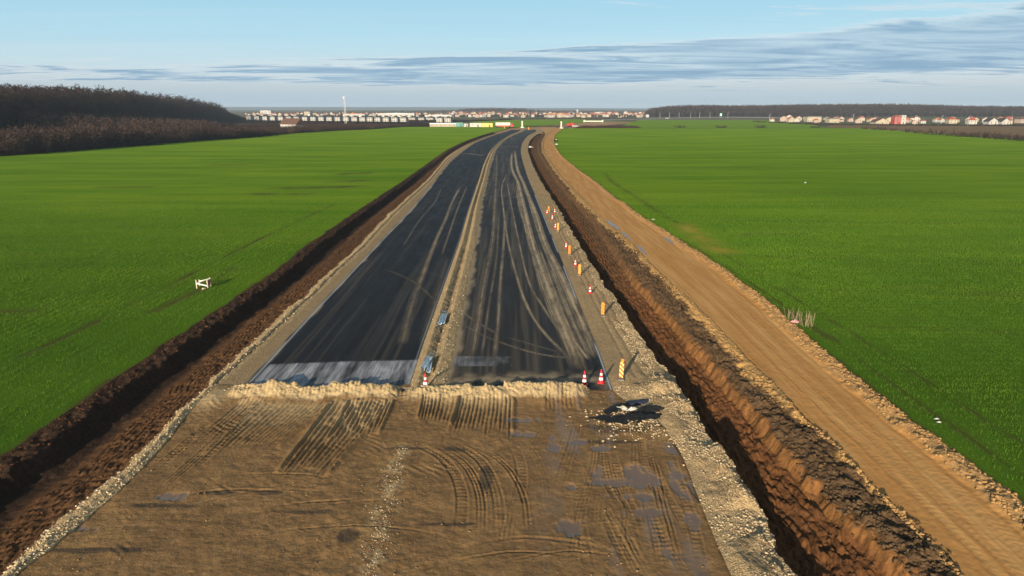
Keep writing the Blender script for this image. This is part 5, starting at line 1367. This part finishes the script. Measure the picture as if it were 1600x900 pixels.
town(74, 384, 720, lambda x: 180.4 + (x - 384) / 300 * 1.0, 11, 'in the town above the villas', 'houses of the distant town above the villas', (0.5, 0.8))
town(66, 690, 1010, lambda x: 182.3, 12, 'in the town beyond the road', 'houses of the distant town beyond the road end', (0.5, 0.85))
town(40, 700, 1010, lambda x: 179.4, 13, 'in the hazy rear of the town', 'houses in the rear rows of the town', (0.55, 0.9))
town(32, 1205, 1620, lambda x: np.interp(x, [1205, 1300, 1420, 1620], [189.3, 190.8, 192.2, 193.0]), 14, 'before the right wood', 'houses before the right wood', (0.42, 0.78))
town(22, 1215, 1640, lambda x: np.interp(x, [1215, 1640], [187.0, 190.0]), 15, 'close under the right wood', 'houses close under the right wood', (0.45, 0.7))
# houses one can single out
gb = house('house', 8.5, 9, 3.2, 3.2, 'white', 'dark', 'gable_y', 2, 2, False); X, Y = G(1547, 194.6); gb.location = (X, Y, 0); tag(gb, 'white gabled house with dark roof, left of a near-identical pair far right', 'house', 'gabled white houses far right')
gb2 = copy_tree(gb, G(1566, 194.6) + (0,), R(4), (0.95, 0.95, 0.95), 'white gabled house with dark roof, right of the near-identical pair far right')
ap = house('apartment_block', 16, 11, 5.8, 1.2, 'cream', 'dark', 'hip', 2, 6, False); X, Y = G(1269, 190.2); ap.location = (X, Y, 0); tag(ap, 'long cream two storey block with many windows before the right wood', 'apartment block')
ap2 = copy_tree(ap, G(1300, 191.6) + (0,), R(3), (0.7, 0.9, 0.75), 'smaller cream block just right of the long two storey one')
rt = house('house', 6.5, 7, 7.0, 1.8, 'red', 'red', 'hip', 3, 2, False); X, Y = G(1399, 193.8); rt.location = (X, Y, 0); tag(rt, 'tall red house standing above its neighbours before the right wood', 'house')
wt = house('house', 4.4, 6.0, 8.2, 0.4, 'white', 'metal', 'hip', 3, 1, False, 0.1); X, Y = G(1408.5, 193.8); wt.location = (X, Y, 0); tag(wt, 'narrow white tower house against the tall red house', 'house')
cr = house('house', 13, 11, 2.6, 3.4, 'cream', 'brown', 'gable_y', 1, 3, False); X, Y = G(1374, 194.5); cr.location = (X, Y, 0); tag(cr, 'wide cream gabled house behind the start of the right bush row', 'house')

def hall(px, py, wpx, hpx, wall, roof, label, rz=0.0, d=18, bands=True):
    X, Y = G(px, py); k = mpp(py); w, h = wpx * k, hpx * k
    t = empty('warehouse', (X, Y, -0.1), R(rz), label, 'warehouse')
    MB().box((0, d / 2, h / 2), (w, d, h)).build('wall', W_[wall], t)
    MB().prism([(-w / 2 - 0.3, h), (w / 2 + 0.3, h), (w / 2 + 0.3, h + 0.25), (0, h + 0.9), (-w / 2 - 0.3, h + 0.25)], -0.3, d + 0.3).build('roof', R_[roof], t)
    if bands:
        n = max(2, int(w / 7))
        for i in range(n):
            window(t, -w / 2 + w * (i + 0.5) / n, 0, h * 0.62, w / n * 0.55, h * 0.2, 's')
        MB().box((w * 0.3, -0.03, 1.7), (3.2, 0.1, 3.4)).build('door', R_['metal'], t)
    return t
hall(619, 186.5, 57, 8.8, 'white', 'metal', 'largest white warehouse above the right half of the villa row')
hall(685, 186.6, 41, 6.2, 'white', 'metal', 'white warehouse with pale roof right of the largest one')
hall(553, 183.2, 34, 5.2, 'white', 'orange', 'long low white hall behind the telecom mast')
hall(415, 178.5, 17, 5.2, 'white', 'metal', 'white block standing high in the town above the first villas')
hall(480, 181.2, 9, 6.6, 'cream', 'brown', 'cream block in the town behind the brown roofed farmhouse')
hall(1004, 183.2, 20, 3.6, 'white', 'metal', 'long white hall in the town left of the right wood', d=10)
hall(873, 182.6, 36, 5.0, 'cream', 'orange', 'long cream building above the right bridge pier', d=12)
hall(902, 176.8, 2.6, 4.8, 'white', 'metal', 'slim white tower block rising from the distant town', d=5, bands=False)
hall(938, 178.6, 17, 3.0, 'white', 'metal', 'white hall on the skyline above the bridge abutment', d=14)

# conifers in the town
def conifer(name, h, w, seed):
    t = empty(name); r = random.Random(seed); MB().tube((0, 0, -0.2), (0, 0, h * 0.95), 0.018 * h, 0.01, 6, cap=False).build('trunk', mat_bark, t)
    seg = []
    for i in range(260):
        f = r.random() ** 0.8; z = h * (0.1 + 0.9 * f); a = r.random() * 6.3; L = w * (1.02 - f) * r.uniform(0.7, 1.1)
        p = Vector((0, 0, z)); seg.append((p, p + Vector((math.cos(a) * L, math.sin(a) * L, -0.25 * L)), 0.30 * (1.1 - f) + 0.1, 0.06))
    V, F = tri_quads(seg); link_mesh('crown', np_mesh('crown', V, F), mat_conifer, t); return t
cf = Placer(conifer('conifer', 11, 2.6, 1))
for px, py, s in [(533, 181, 1.1), (548, 180.5, .8), (462, 179.5, .9), (406, 178, .8), (820, 183.5, 1.0), (829, 183.8, 1.1), (836, 183.8, 1.0), (841, 184, 1.3), (704, 181.5, .9), (968, 184, 1.0), (614, 179, 1.0)]:
    put_px(cf, px, py, rng.random() * 6, s, 'dark conifer rising among the town houses', 'dark conifers in the town', 'conifer')

# telecom mast
steel = simple('pale_steel', (0.55, 0.54, 0.52), 0.6, 0.1, 2); ant = simple('antenna_grey', (0.62, 0.61, 0.60), 0.6, 0.05)
X, Y = G(540.5, 194.5); t = empty('telecom_mast', (X, Y, 0), 0.3, 'tall pale lattice telecom mast behind the villa row', 'mast')
mb = MB(); Hm = 26.5
for sx, sy in ((-1, -1), (1, -1), (1, 1), (-1, 1)): mb.tube((sx * 0.85, sy * 0.85, -0.1), (sx * 0.38, sy * 0.38, Hm), 0.10, 0.08, 6)
for k in range(14):
    z0, z1 = Hm * k / 14, Hm * (k + 1) / 14; a0, a1 = 0.85 - 0.47 * k / 14, 0.85 - 0.47 * (k + 1) / 14
    for (x0, y0), (x1, y1) in (((-1, -1), (1, -1)), ((1, -1), (1, 1)), ((1, 1), (-1, 1)), ((-1, 1), (-1, -1))):
        mb.tube((x0 * a0, y0 * a0, z0), (x1 * a1, y1 * a1, z1), 0.05, 0.05, 4); mb.tube((x0 * a1, y0 * a1, z1), (x1 * a1, y1 * a1, z1), 0.04, 0.04, 4)
mb.build('lattice', steel, t)
MB().tube((0, 0, Hm), (0, 0, Hm + 3.2), 0.06, 0.03, 6).build('spike', steel, t)
MB().box((0, 0, 17.0), (1.6, 1.6, 0.12)).build('platform', steel, t)
for a in range(6):
    ca, sa = math.cos(a * PI / 3), math.sin(a * PI / 3)
    MB().box((ca * 1.25, sa * 1.25, 25.2), (0.28, 0.4, 2.4), a * PI / 3).box((ca * 0.8, sa * 0.8, 25.2), (0.7, 0.08, 0.08), a * PI / 3).build('antenna', ant, t)
for z, a in ((17.6, 0.2), (20.5, 2.2)):
    MB().tube((math.cos(a) * 0.7, math.sin(a) * 0.7 - 0.3, z), (math.cos(a) * 0.9, math.sin(a) * 0.9 - 0.6, z), 0.45, 0.5, 14).build('dish', ant, t)

# ------------------------------------------------------------------ the works at the end of the carriageway
conc = simple('fresh_concrete', (0.58, 0.55, 0.48), 0.85, 0.1, 1.2); rebar = simple('rebar_steel', (0.07, 0.05, 0.04), 0.8, 0.2)
def pier(px, py, label):
    X, Y = G(px, py); t = empty('bridge_pier', (X, Y, -0.1), 0.1, label, 'bridge pier', 'bridge piers under construction')
    MB().box((0, 0, 0.35), (2.6, 2.6, 0.7)).build('footing', conc, t, 0.03)
    MB().lathe([(0.62, 0.7), (0.62, 5.2), (0.66, 5.2), (0.66, 5.6)], 20).build('column', conc, t)
    mb = MB()
    for i in range(14): a = i / 14 * 2 * PI; mb.tube((math.cos(a) * 0.5, math.sin(a) * 0.5, 5.5), (math.cos(a) * 0.52, math.sin(a) * 0.52, 7.0), 0.07, 0.07, 5)
    for z in (5.9, 6.4, 6.8): mb.lathe([(0.50, z), (0.56, z), (0.56, z + 0.08), (0.50, z + 0.08)], 14)
    mb.build('rebar_cage', rebar, t)
pier(816, 199.7, 'round concrete pier with bare rebar top, left of the two at the road end')
pier(877, 200.6, 'round concrete pier with bare rebar top, right of the two at the road end')
X, Y = G(927, 190.8); t = empty('bridge_abutment', (X, Y, 0), R(2), 'pale concrete abutment with two end blocks on the earth ramp', 'abutment')
MB().box((0, 0, 0.95), (19, 1.2, 1.2)).build('beam', conc, t, 0.03)
for s_ in (-1, 1): MB().box((s_ * 10.4, 0, 1.2), (1.6, 1.8, 2.4)).build('end_block', conc, t, 0.05)
def mound(name, px0, px1, py, h, wdt, mat, label, cat, seed, kind=None):
    (x0, y0), (x1, y1) = G(px0, py), G(px1, py); L = math.hypot(x1 - x0, y1 - y0); n, k = 60, 14
    u, v = np.meshgrid(np.linspace(0, 1, n), np.linspace(-1, 1, k))
    X = x0 + (x1 - x0) * u; Y = y0 + (y1 - y0) * u + v * wdt / 2
    Z = h * np.clip(1 - np.abs(v) ** 1.5, 0, 1) * np.clip(np.minimum(u, 1 - u) * 8, 0, 1) ** 0.7 * (0.8 + 0.9 * fbm(u * L * 0.15, v * 2, seed)) - 0.12
    o = sheet(name, X, Y, Z, mat, kind=kind); tag(o, label, cat); return o
mound('spoil_bank', 898, 1003, 200.2, 2.6, 9, mat_soil_dark, 'long dark bank of topsoil along the far edge of the right wheat', 'spoil bank', 3)
mound('spoil_bank', 905, 958, 192.6, 1.0, 16, mat_sand_far, 'pale earth ramp under the bridge abutment', 'earth ramp', 4)
mound('spoil_bank', 818, 872, 197.5, 1.0, 12, mat_soil_dark, 'low brown heap of earth between the two bridge piers', 'spoil bank', 6)

# site compound: long shed, containers, lorries, cars
site_white = simple('container_white', (0.46, 0.45, 0.42), 0.6, 0.08, 1.5); site_yel = simple('container_yellow', (0.66, 0.47, 0.14), 0.6, 0.1, 1.5); teal = simple('container_teal', (0.10, 0.26, 0.25), 0.6, 0.12, 1.5)
lorry_red = simple('lorry_red', (0.55, 0.05, 0.045), 0.45, 0.1, 1.5); tyre = simple('tyre_rubber', (0.025, 0.025, 0.025), 0.8, 0.2); carglass = simple('vehicle_glass', (0.02, 0.025, 0.03), 0.1, 0.1, spec=0.6); rimm = simple('wheel_rim', (0.4, 0.4, 0.4), 0.4, 0.1, metal=0.6)
X, Y = G(692, 198.0); t = empty('site_shed', (X, Y, 0), R(2), 'long low pale shed at the left end of the site compound', 'shed')
MB().box((0, 2.5, 1.15), (22.5, 5, 2.3)).build('wall', W_['cream'], t); MB().prism([(-11.6, 2.3), (11.6, 2.3), (11.6, 2.5), (-11.6, 2.5)], -0.4, 5.4).box((0, 2.5, 2.75), (22.9, 3.0, 0.5)).build('roof', R_['metal'], t)
for i in range(6): window(t, -9.5 + i * 3.8, 0, 1.35, 1.3, 0.9, 's')
def container(px, py, w, h, mat, label, rz=0.0):
    X, Y = G(px, py); t = empty('site_container', (X, Y, 0), R(rz), label, 'container', 'site containers at the compound')
    mb = MB(); n = int(w / 0.5)
    prof = []
    for i in range(n): x = -w / 2 + w * i / n; q = w / n; prof += [(x, -0.06), (x + q * 0.4, -0.06), (x + q * 0.5, 0.0), (x + q * 0.9, 0.0)]
    prof = [(-w / 2, 0.0)] + prof + [(w / 2, 0.0), (w / 2, 2.4), (-w / 2, 2.4)]
    k = len(prof)
    vs = [(x, y, 0.15) for x, y in prof] + [(x, y, h) for x, y in prof]
    mb.add(vs, [(i, (i + 1) % k, k + (i + 1) % k, k + i) for i in range(k)] + [tuple(range(k - 1, -1, -1)), tuple(range(k, 2 * k))])
    mb.build('shell', mat, t)
    MB().box((0, 1.2, h + 0.06), (w + 0.1, 2.5, 0.12)).build('roof', mat, t)
    for sx in (-1, 1): MB().box((sx * (w / 2 - 0.1), -0.1, 0.07), (0.25, 0.2, 0.15)).build('foot', rimm, t)
    window(t, -w * 0.25, -0.06, h * 0.6, 1.0, 0.8, 's'); MB().box((w * 0.22, -0.09, 1.15), (0.9, 0.08, 2.0)).build('door', doorm, t)
container(718, 198.2, 6.0, 3.4, teal, 'dark teal container right of the long shed'); container(728, 198.4, 3.6, 2.6, site_white, 'small white cabin between teal and long white containers')
container(743, 198.6, 9.6, 3.2, site_white, 'long white container left of the yellow one'); container(761, 198.7, 9.4, 3.2, site_yel, 'yellow container between the white one and the big lorry')
def wheels(t, xs, y0, r, wd=0.3):
    for x in xs:
        for s_ in (-1, 1):
            w = MB().lathe([(r * 0.55, -wd / 2), (r, -wd / 2 + 0.03), (r, wd / 2 - 0.03), (r * 0.55, wd / 2)], 18)
            w.v = [(x + a, s_ * y0 + c_, r + b) for a, b, c_ in w.v]; ob = w.build('wheel', tyre, t)
            h_ = MB().lathe([(r * 0.5, -wd / 2 + 0.02), (r * 0.5, wd / 2 + 0.02)], 14); h_.v = [(x + a, s_ * y0 + c_, r + b) for a, b, c_ in h_.v]; h_.build('rim', rimm, ob)
def lorry(px, py, label, rz, L=11.5, body=site_white, low=lorry_red, s=1.0, tipper=False):
    X, Y = G(px, py); t = empty('lorry', (X, Y, 0), R(rz), label, 'lorry'); t.scale = (s, s, s)
    MB().box((0.2, 0, 0.95), (L + 2.6, 1.0, 0.3)).build('chassis', rebar, t)
    if tipper:
        MB().add([(-L / 2, -1.2, 1.2), (L / 2 - 0.4, -1.2, 1.2), (L / 2 - 0.4, 1.2, 1.2), (-L / 2, 1.2, 1.2), (-L / 2 - 0.6, -1.25, 2.9), (L / 2, -1.25, 2.9), (L / 2, 1.25, 2.9), (-L / 2 - 0.6, 1.25, 2.9)], [(3, 2, 1, 0), (4, 5, 6, 7), (0, 1, 5, 4), (1, 2, 6, 5), (2, 3, 7, 6), (3, 0, 4, 7)]).build('tipper_body', body, t, 0.05)
    else:
        MB().box((-0.4, 0, 3.05), (L, 2.5, 2.5)).build('trailer_body', body, t, 0.06)
        for s_ in (-1, 1): MB().box((-0.4, s_ * 1.22, 1.35), (L * 0.8, 0.08, 0.75)).build('side_skirt', low, t, 0.02)
    x = L / 2 + 1.1
    cb = MB().prism([(x - 1.0, 0.8), (x + 1.0, 0.8), (x + 1.05, 2.0), (x + 0.8, 3.3), (x - 1.0, 3.4)], -1.22, 1.22).build('cab', low, t, 0.06)
    MB().prism([(x + 1.065, 2.05), (x + 1.09, 2.05), (x + 0.86, 3.1), (x + 0.835, 3.1)], -1.05, 1.05).build('windscreen', carglass, cb)
    for s_ in (-1, 1): MB().box((x + 0.15, s_ * 1.23, 2.5), (0.9, 0.05, 0.8)).build('side_window', carglass, cb)
    for s_ in (-1, 1): MB().box((x + 1.03, s_ * 0.85, 1.15), (0.08, 0.35, 0.22)).build('headlight', ant, cb)
    wheels(t, [-L / 2 + 0.8, -L / 2 + 2.0, L / 2 - 1.2, x + 0.1], 1.1, 0.5)
lorry(786.5, 199.6, 'long white trailer lorry with red cab and skirts at the road end', 3, 12.0)
lorry(890.5, 198.6, 'red tipper lorry by the right bridge pier', 35, 4.2, lorry_red, lorry_red, 1.0, True)
def car(px, py, mat, label, rz, s=1.0):
    X, Y = G(px, py); t = empty('parked_car', (X, Y, 0), R(rz), label, 'car', 'vehicles by the bridge works'); t.scale = (s, s, s)
    b = MB().prism([(-2.1, 0.35), (2.1, 0.35), (2.15, 0.8), (1.2, 0.95), (0.6, 1.45), (-1.4, 1.5), (-2.05, 0.95)], -0.85, 0.85).build('body', mat, t, 0.07)
    MB().prism([(1.17, 1.0), (1.2, 1.0), (0.68, 1.42), (0.65, 1.42)], -0.7, 0.7).build('windscreen', carglass, b)
    for s_ in (-1, 1):
        MB().prism([(-1.5, 1.0), (1.0, 1.0), (0.55, 1.38), (-1.3, 1.42)], s_ * 0.86, s_ * 0.875).build('side_window', carglass, b)
        MB().box((2.1, s_ * 0.6, 0.72), (0.1, 0.3, 0.14)).build('headlight', ant, b)
    wheels(t, [-1.35, 1.35], 0.78, 0.32, 0.2)
car(898.5, 198.6, site_white, 'white van right of the red tipper lorry', 10, 1.25); car(871.5, 199.2, simple('car_black', (0.03, 0.03, 0.035), 0.3, 0.1), 'black car just left of the right bridge pier', 60, 1.0)
car(884.5, 200.8, simple('car_dark_grey', (0.06, 0.06, 0.07), 0.3, 0.1), 'dark grey car in front of the red tipper lorry', 15, 1.0); car(1042.5, 185.6, site_white, 'white car driving on the far highway', 3, 1.2)
for px, py, lb in ((826, 203.2, 'white and orange marker post at the left of the road end'), (788, 200.9, 'low pale barrier block at the foot of the long lorry')):
    X, Y = G(px, py); o = empty('marker_post', (X, Y, 0), 0, lb, 'marker post')
    MB().box((0, 0, 0.06), (0.9, 0.9, 0.12), taper=0.8).build('base', rubber, o, 0.02)
    MB().prism([(-0.25, 0.12), (0.25, 0.12), (0.22, 2.0), (0, 2.3), (-0.22, 2.0)], -0.04, 0.04).build('panel', stripe_oy, o, 0.01)

# far highway with lamp posts and its green sign
asph_old = simple('old_asphalt', (0.16, 0.16, 0.165), 0.9, 0.1, 0.05)
pts = [(940, 188.0), (1000, 186.3), (1060, 184.6), (1145, 183.4), (1210, 184.4), (1300, 187)]
gpx = [G(*p) for p in pts]; vs = []
for (x, y) in gpx: vs += [(x, y - 5, 0.9), (x, y + 5, 0.9), (x, y - 9, -0.1), (x, y + 9, -0.1)]
fs = []
for i in range(len(gpx) - 1):
    a, b = i * 4, i * 4 + 4; fs += [(a, b, b + 1, a + 1), (a + 2, b + 2, b, a), (a + 1, b + 1, b + 3, a + 3)]
o = MB().add(vs, fs).build('road', asph_old); o['kind'] = 'structure'
def lamp():
    t = empty('lamp_post'); MB().tube((0, 0, -0.1), (0, 0, 9), 0.16, 0.10, 8).build('pole', steel, t); MB().tube((0, 0, 9), (1.5, 0, 9.35), 0.07, 0.05, 6).build('arm', steel, t); MB().box((1.75, 0, 9.36), (0.8, 0.3, 0.14), taper=0.7).build('lamp_head', ant, t); return t
lp = Placer(lamp())
for px in (1031, 1046, 1061, 1079, 1093, 1109, 1137): put_px(lp, px, 184.6, 1.6, 0.95, 'slim lamp post along the far highway before the right wood', 'lamp posts of the far highway', 'lamp post')
for px, py in ((1429, 195), (1512, 196.2), (1332, 191), (1202, 190), (1470, 195.5)): put_px(lp, px, py, 0.4, 0.95, 'slim lamp post among the houses before the right wood', 'lamp posts by the right houses', 'lamp post')
X, Y = G(1126, 184.4); t = empty('road_sign', (X, Y, 0), 0, 'pale green highway sign board before the right wood', 'road sign')
signg = simple('sign_green', (0.30, 0.62, 0.50), 0.5, 0.05)
for s_ in (-1, 1): MB().tube((s_ * 1.2, 0, 0), (s_ * 1.2, 0, 6.5), 0.12, 0.12, 8).build('post', steel, t)
MB().box((0, -0.18, 5.2), (3.2, 0.12, 4.0)).build('sign_board', signg, t, 0.03); MB().box((0, -0.25, 7.0), (3.2, 0.03, 0.25)).build('border', site_white, t)

for k_, p_ in protos.items(): p_.finish()

# ------------------------------------------------------------------ light, air, sky, camera
SUN_EL, SUN_AZ = R(14.0), R(180 + 21.0)            # direction towards the sun, clockwise from +Y
sd = Vector((math.sin(SUN_AZ) * math.cos(SUN_EL), math.cos(SUN_AZ) * math.cos(SUN_EL), math.sin(SUN_EL)))
sun = bpy.data.lights.new('sun', 'SUN'); sun.energy = 5.0; sun.angle = R(0.53); sun.color = (1.0, 0.845, 0.63)
so = bpy.data.objects.new('sun', sun); col.objects.link(so); so.rotation_euler = (-sd).to_track_quat('-Z', 'Y').to_euler(); so.location = (-30, -60, 40)

w = bpy.data.worlds.new('World'); sc.world = w; w.use_nodes = True
nt = w.node_tree; N = nt.nodes; Lk = nt.links
bg = N['Background']; bg.inputs['Strength'].default_value = 0.055
sky = N.new('ShaderNodeTexSky'); sky.sky_type = 'NISHITA'; sky.sun_disc = False
sky.sun_elevation = SUN_EL; sky.sun_rotation = SUN_AZ; sky.altitude = 100; sky.air_density = 1.0; sky.dust_density = 0.6; sky.ozone_density = 1.6
tc = N.new('ShaderNodeTexCoord'); sep = N.new('ShaderNodeSeparateXYZ'); Lk.new(tc.outputs['Generated'], sep.inputs[0])
def wm(op, a, b=None, clamp=False):
    n = N.new('ShaderNodeMath'); n.operation = op; n.use_clamp = clamp
    for i, q in enumerate((a, b)):
        if q is None: continue
        if isinstance(q, (int, float)): n.inputs[i].default_value = q
        else: Lk.new(q, n.inputs[i])
    return n.outputs[0]
def wr(v, a, b, c=0.0, d=1.0, smooth=True):
    n = N.new('ShaderNodeMapRange'); n.interpolation_type = 'SMOOTHSTEP' if smooth else 'LINEAR'
    for i, q in enumerate((a, b, c, d)): n.inputs[i + 1].default_value = q
    Lk.new(v, n.inputs[0]); return n.outputs[0]
def wmix(f, a, b, mode='MIX'):
    n = N.new('ShaderNodeMix'); n.data_type = 'RGBA'; n.blend_type = mode
    if isinstance(f, (int, float)): n.inputs[0].default_value = f
    else: Lk.new(f, n.inputs[0])
    for s_, q in ((n.inputs[6], a), (n.inputs[7], b)):
        if isinstance(q, tuple): s_.default_value = (*q, 1)
        else: Lk.new(q, s_)
    return n.outputs[2]
z = sep.outputs[2]; zc = wm('MAXIMUM', z, 0.0); inv = wm('DIVIDE', 1.0, wm('ADD', zc, 0.035))
cmb = N.new('ShaderNodeCombineXYZ'); Lk.new(wm('MULTIPLY', sep.outputs[0], inv), cmb.inputs[0]); Lk.new(wm('MULTIPLY', sep.outputs[1], inv), cmb.inputs[1])
def wnoise(scale, detail, rough, vs, dist=0.0, loc=(0, 0, 0)):
    mp = N.new('ShaderNodeMapping'); mp.inputs['Scale'].default_value = vs; mp.inputs['Location'].default_value = loc; Lk.new(cmb.outputs[0], mp.inputs[0])
    n = N.new('ShaderNodeTexNoise'); n.inputs['Scale'].default_value = scale; n.inputs['Detail'].default_value = detail; n.inputs['Roughness'].default_value = rough; n.inputs['Distortion'].default_value = dist
    Lk.new(mp.outputs[0], n.inputs['Vector']); return n.outputs['Fac']
SKY_TINT = True
# clear sky colour: Nishita corrected towards the pale winter blue
base = sky.outputs[0]
ramp = N.new('ShaderNodeValToRGB'); Lk.new(zc, ramp.inputs[0]); cr_ = ramp.color_ramp
stops = [(0.0, (3.7, 5.0, 6.3)), (0.010, (4.1, 5.6, 7.0)), (0.028, (5.5, 6.5, 7.3)), (0.05, (5.9, 7.6, 8.6)), (0.09, (4.6, 7.5, 9.0)), (0.16, (3.7, 6.8, 8.8)), (0.34, (2.3, 4.2, 6.0)), (0.6, (0.8, 1.7, 3.0)), (1.0, (0.4, 0.9, 1.8))]
cr_.elements[0].position = 0.0
while len(cr_.elements) < len(stops): cr_.elements.new(0.5)
for e, (p, c) in zip(cr_.elements, stops): e.position = p; e.color = (*[q / 10 for q in c], 1)
clear = wmix(0.88, base, wmix(1.0, ramp.outputs[0], (10.0, 10.0, 10.0), 'MULTIPLY'))
# stratocumulus deck: flat bands low over the horizon, thin veil above
xr = sep.outputs[0]; xp = wm('MAXIMUM', xr, 0.0)
lowe = wm('SUBTRACT', z, wm('MULTIPLY', xp, 0.030)); upe = wm('SUBTRACT', z, wm('MULTIPLY', xr, 0.046))
band = wm('MULTIPLY', wr(lowe, 0.024, 0.034), wm('SUBTRACT', 1.0, wr(upe, 0.066, 0.086)))
n1 = wnoise(1.15, 9, 0.66, (0.42, 1.0, 1.0), 0.9, (3.1, 0.7, 0))
n2 = wnoise(0.16, 4, 0.5, (0.35, 1.0, 1.0), 0.0, (8.0, 2.2, 0))
dens = wm('ADD', wm('MULTIPLY', n1, 0.62), wm('MULTIPLY', n2, 0.38))
dens = wm('ADD', wm('ADD', dens, 0.016), wm('MULTIPLY', xr, 0.12))
dens = wm('ADD', dens, wm('MULTIPLY', wm('SUBTRACT', band, 1.0), 0.16))
cm = wr(dens, 0.42, 0.52)
edge = wm('MULTIPLY', wr(dens, 0.385, 0.44), wm('SUBTRACT', 1.0, wr(dens, 0.44, 0.53)))
c1 = wmix(wm('MULTIPLY', wm('MULTIPLY', edge, wr(z, 0.02, 0.035)), 0.55), clear, (7.4, 8.0, 8.3))
c2 = wmix(wm('MULTIPLY', wm('MULTIPLY', cm, wr(z, 0.018, 0.03)), 0.86), c1, wmix(wr(n1, 0.42, 0.62), (4.3, 5.9, 7.2), (2.0, 3.7, 5.5)))
veil = wm('MULTIPLY', wr(wnoise(0.22, 6, 0.6, (0.25, 1.0, 1.0), 0.3, (1, 5, 0)), 0.45, 0.75), wr(z, 0.03, 0.07))
c3 = wmix(wm('MULTIPLY', veil, 0.5), c2, (6.6, 8.2, 9.0))
Lk.new(c3, bg.inputs['Color'])

# haze: one closed body of slightly milky air round the whole place
HZX, HZY0, HZY1, HZ0, HZ1 = 9500, -120, 9800, -4.0, 62.0
hz = MB().box((0, (HZY0 + HZY1) / 2, (HZ0 + HZ1) / 2), (2 * HZX, HZY1 - HZY0, HZ1 - HZ0)).build('haze', None)
hm = bpy.data.materials.new('haze_air'); hm.use_nodes = True; hn = hm.node_tree.nodes; hn.remove(hn['Principled BSDF'])
pv = hn.new('ShaderNodeVolumePrincipled'); pv.inputs['Color'].default_value = (0.62, 0.78, 0.95, 1); pv.inputs['Density'].default_value = 0.0001; pv.inputs['Anisotropy'].default_value = 0.0
hm.node_tree.links.new(pv.outputs[0], hn['Material Output'].inputs['Volume']); hz.data.materials.append(hm); hz['kind'] = 'stuff'; hz['label'] = 'thin blue haze over the whole plain'

cam = bpy.data.cameras.new('camera'); co = bpy.data.objects.new('camera', cam); col.objects.link(co)
cam.sensor_width = 36; cam.lens = 36 * FPX / 1600; cam.clip_start = 0.5; cam.clip_end = 40000
co.location = (0, 0, CAM_H); co.rotation_euler = (R(90) - TH, 0, 0); sc.camera = co
sc.render.engine = 'CYCLES'
sc.cycles.use_denoising = True
sc.cycles.max_bounces = 6; sc.cycles.diffuse_bounces = 3; sc.cycles.volume_bounces = 0; sc.cycles.transparent_max_bounces = 8
sc.view_settings.view_transform = 'Standard'; sc.view_settings.look = 'None'; sc.view_settings.exposure = 0.85; sc.view_settings.gamma = 1.0; sc.view_settings.use_curve_mapping = False
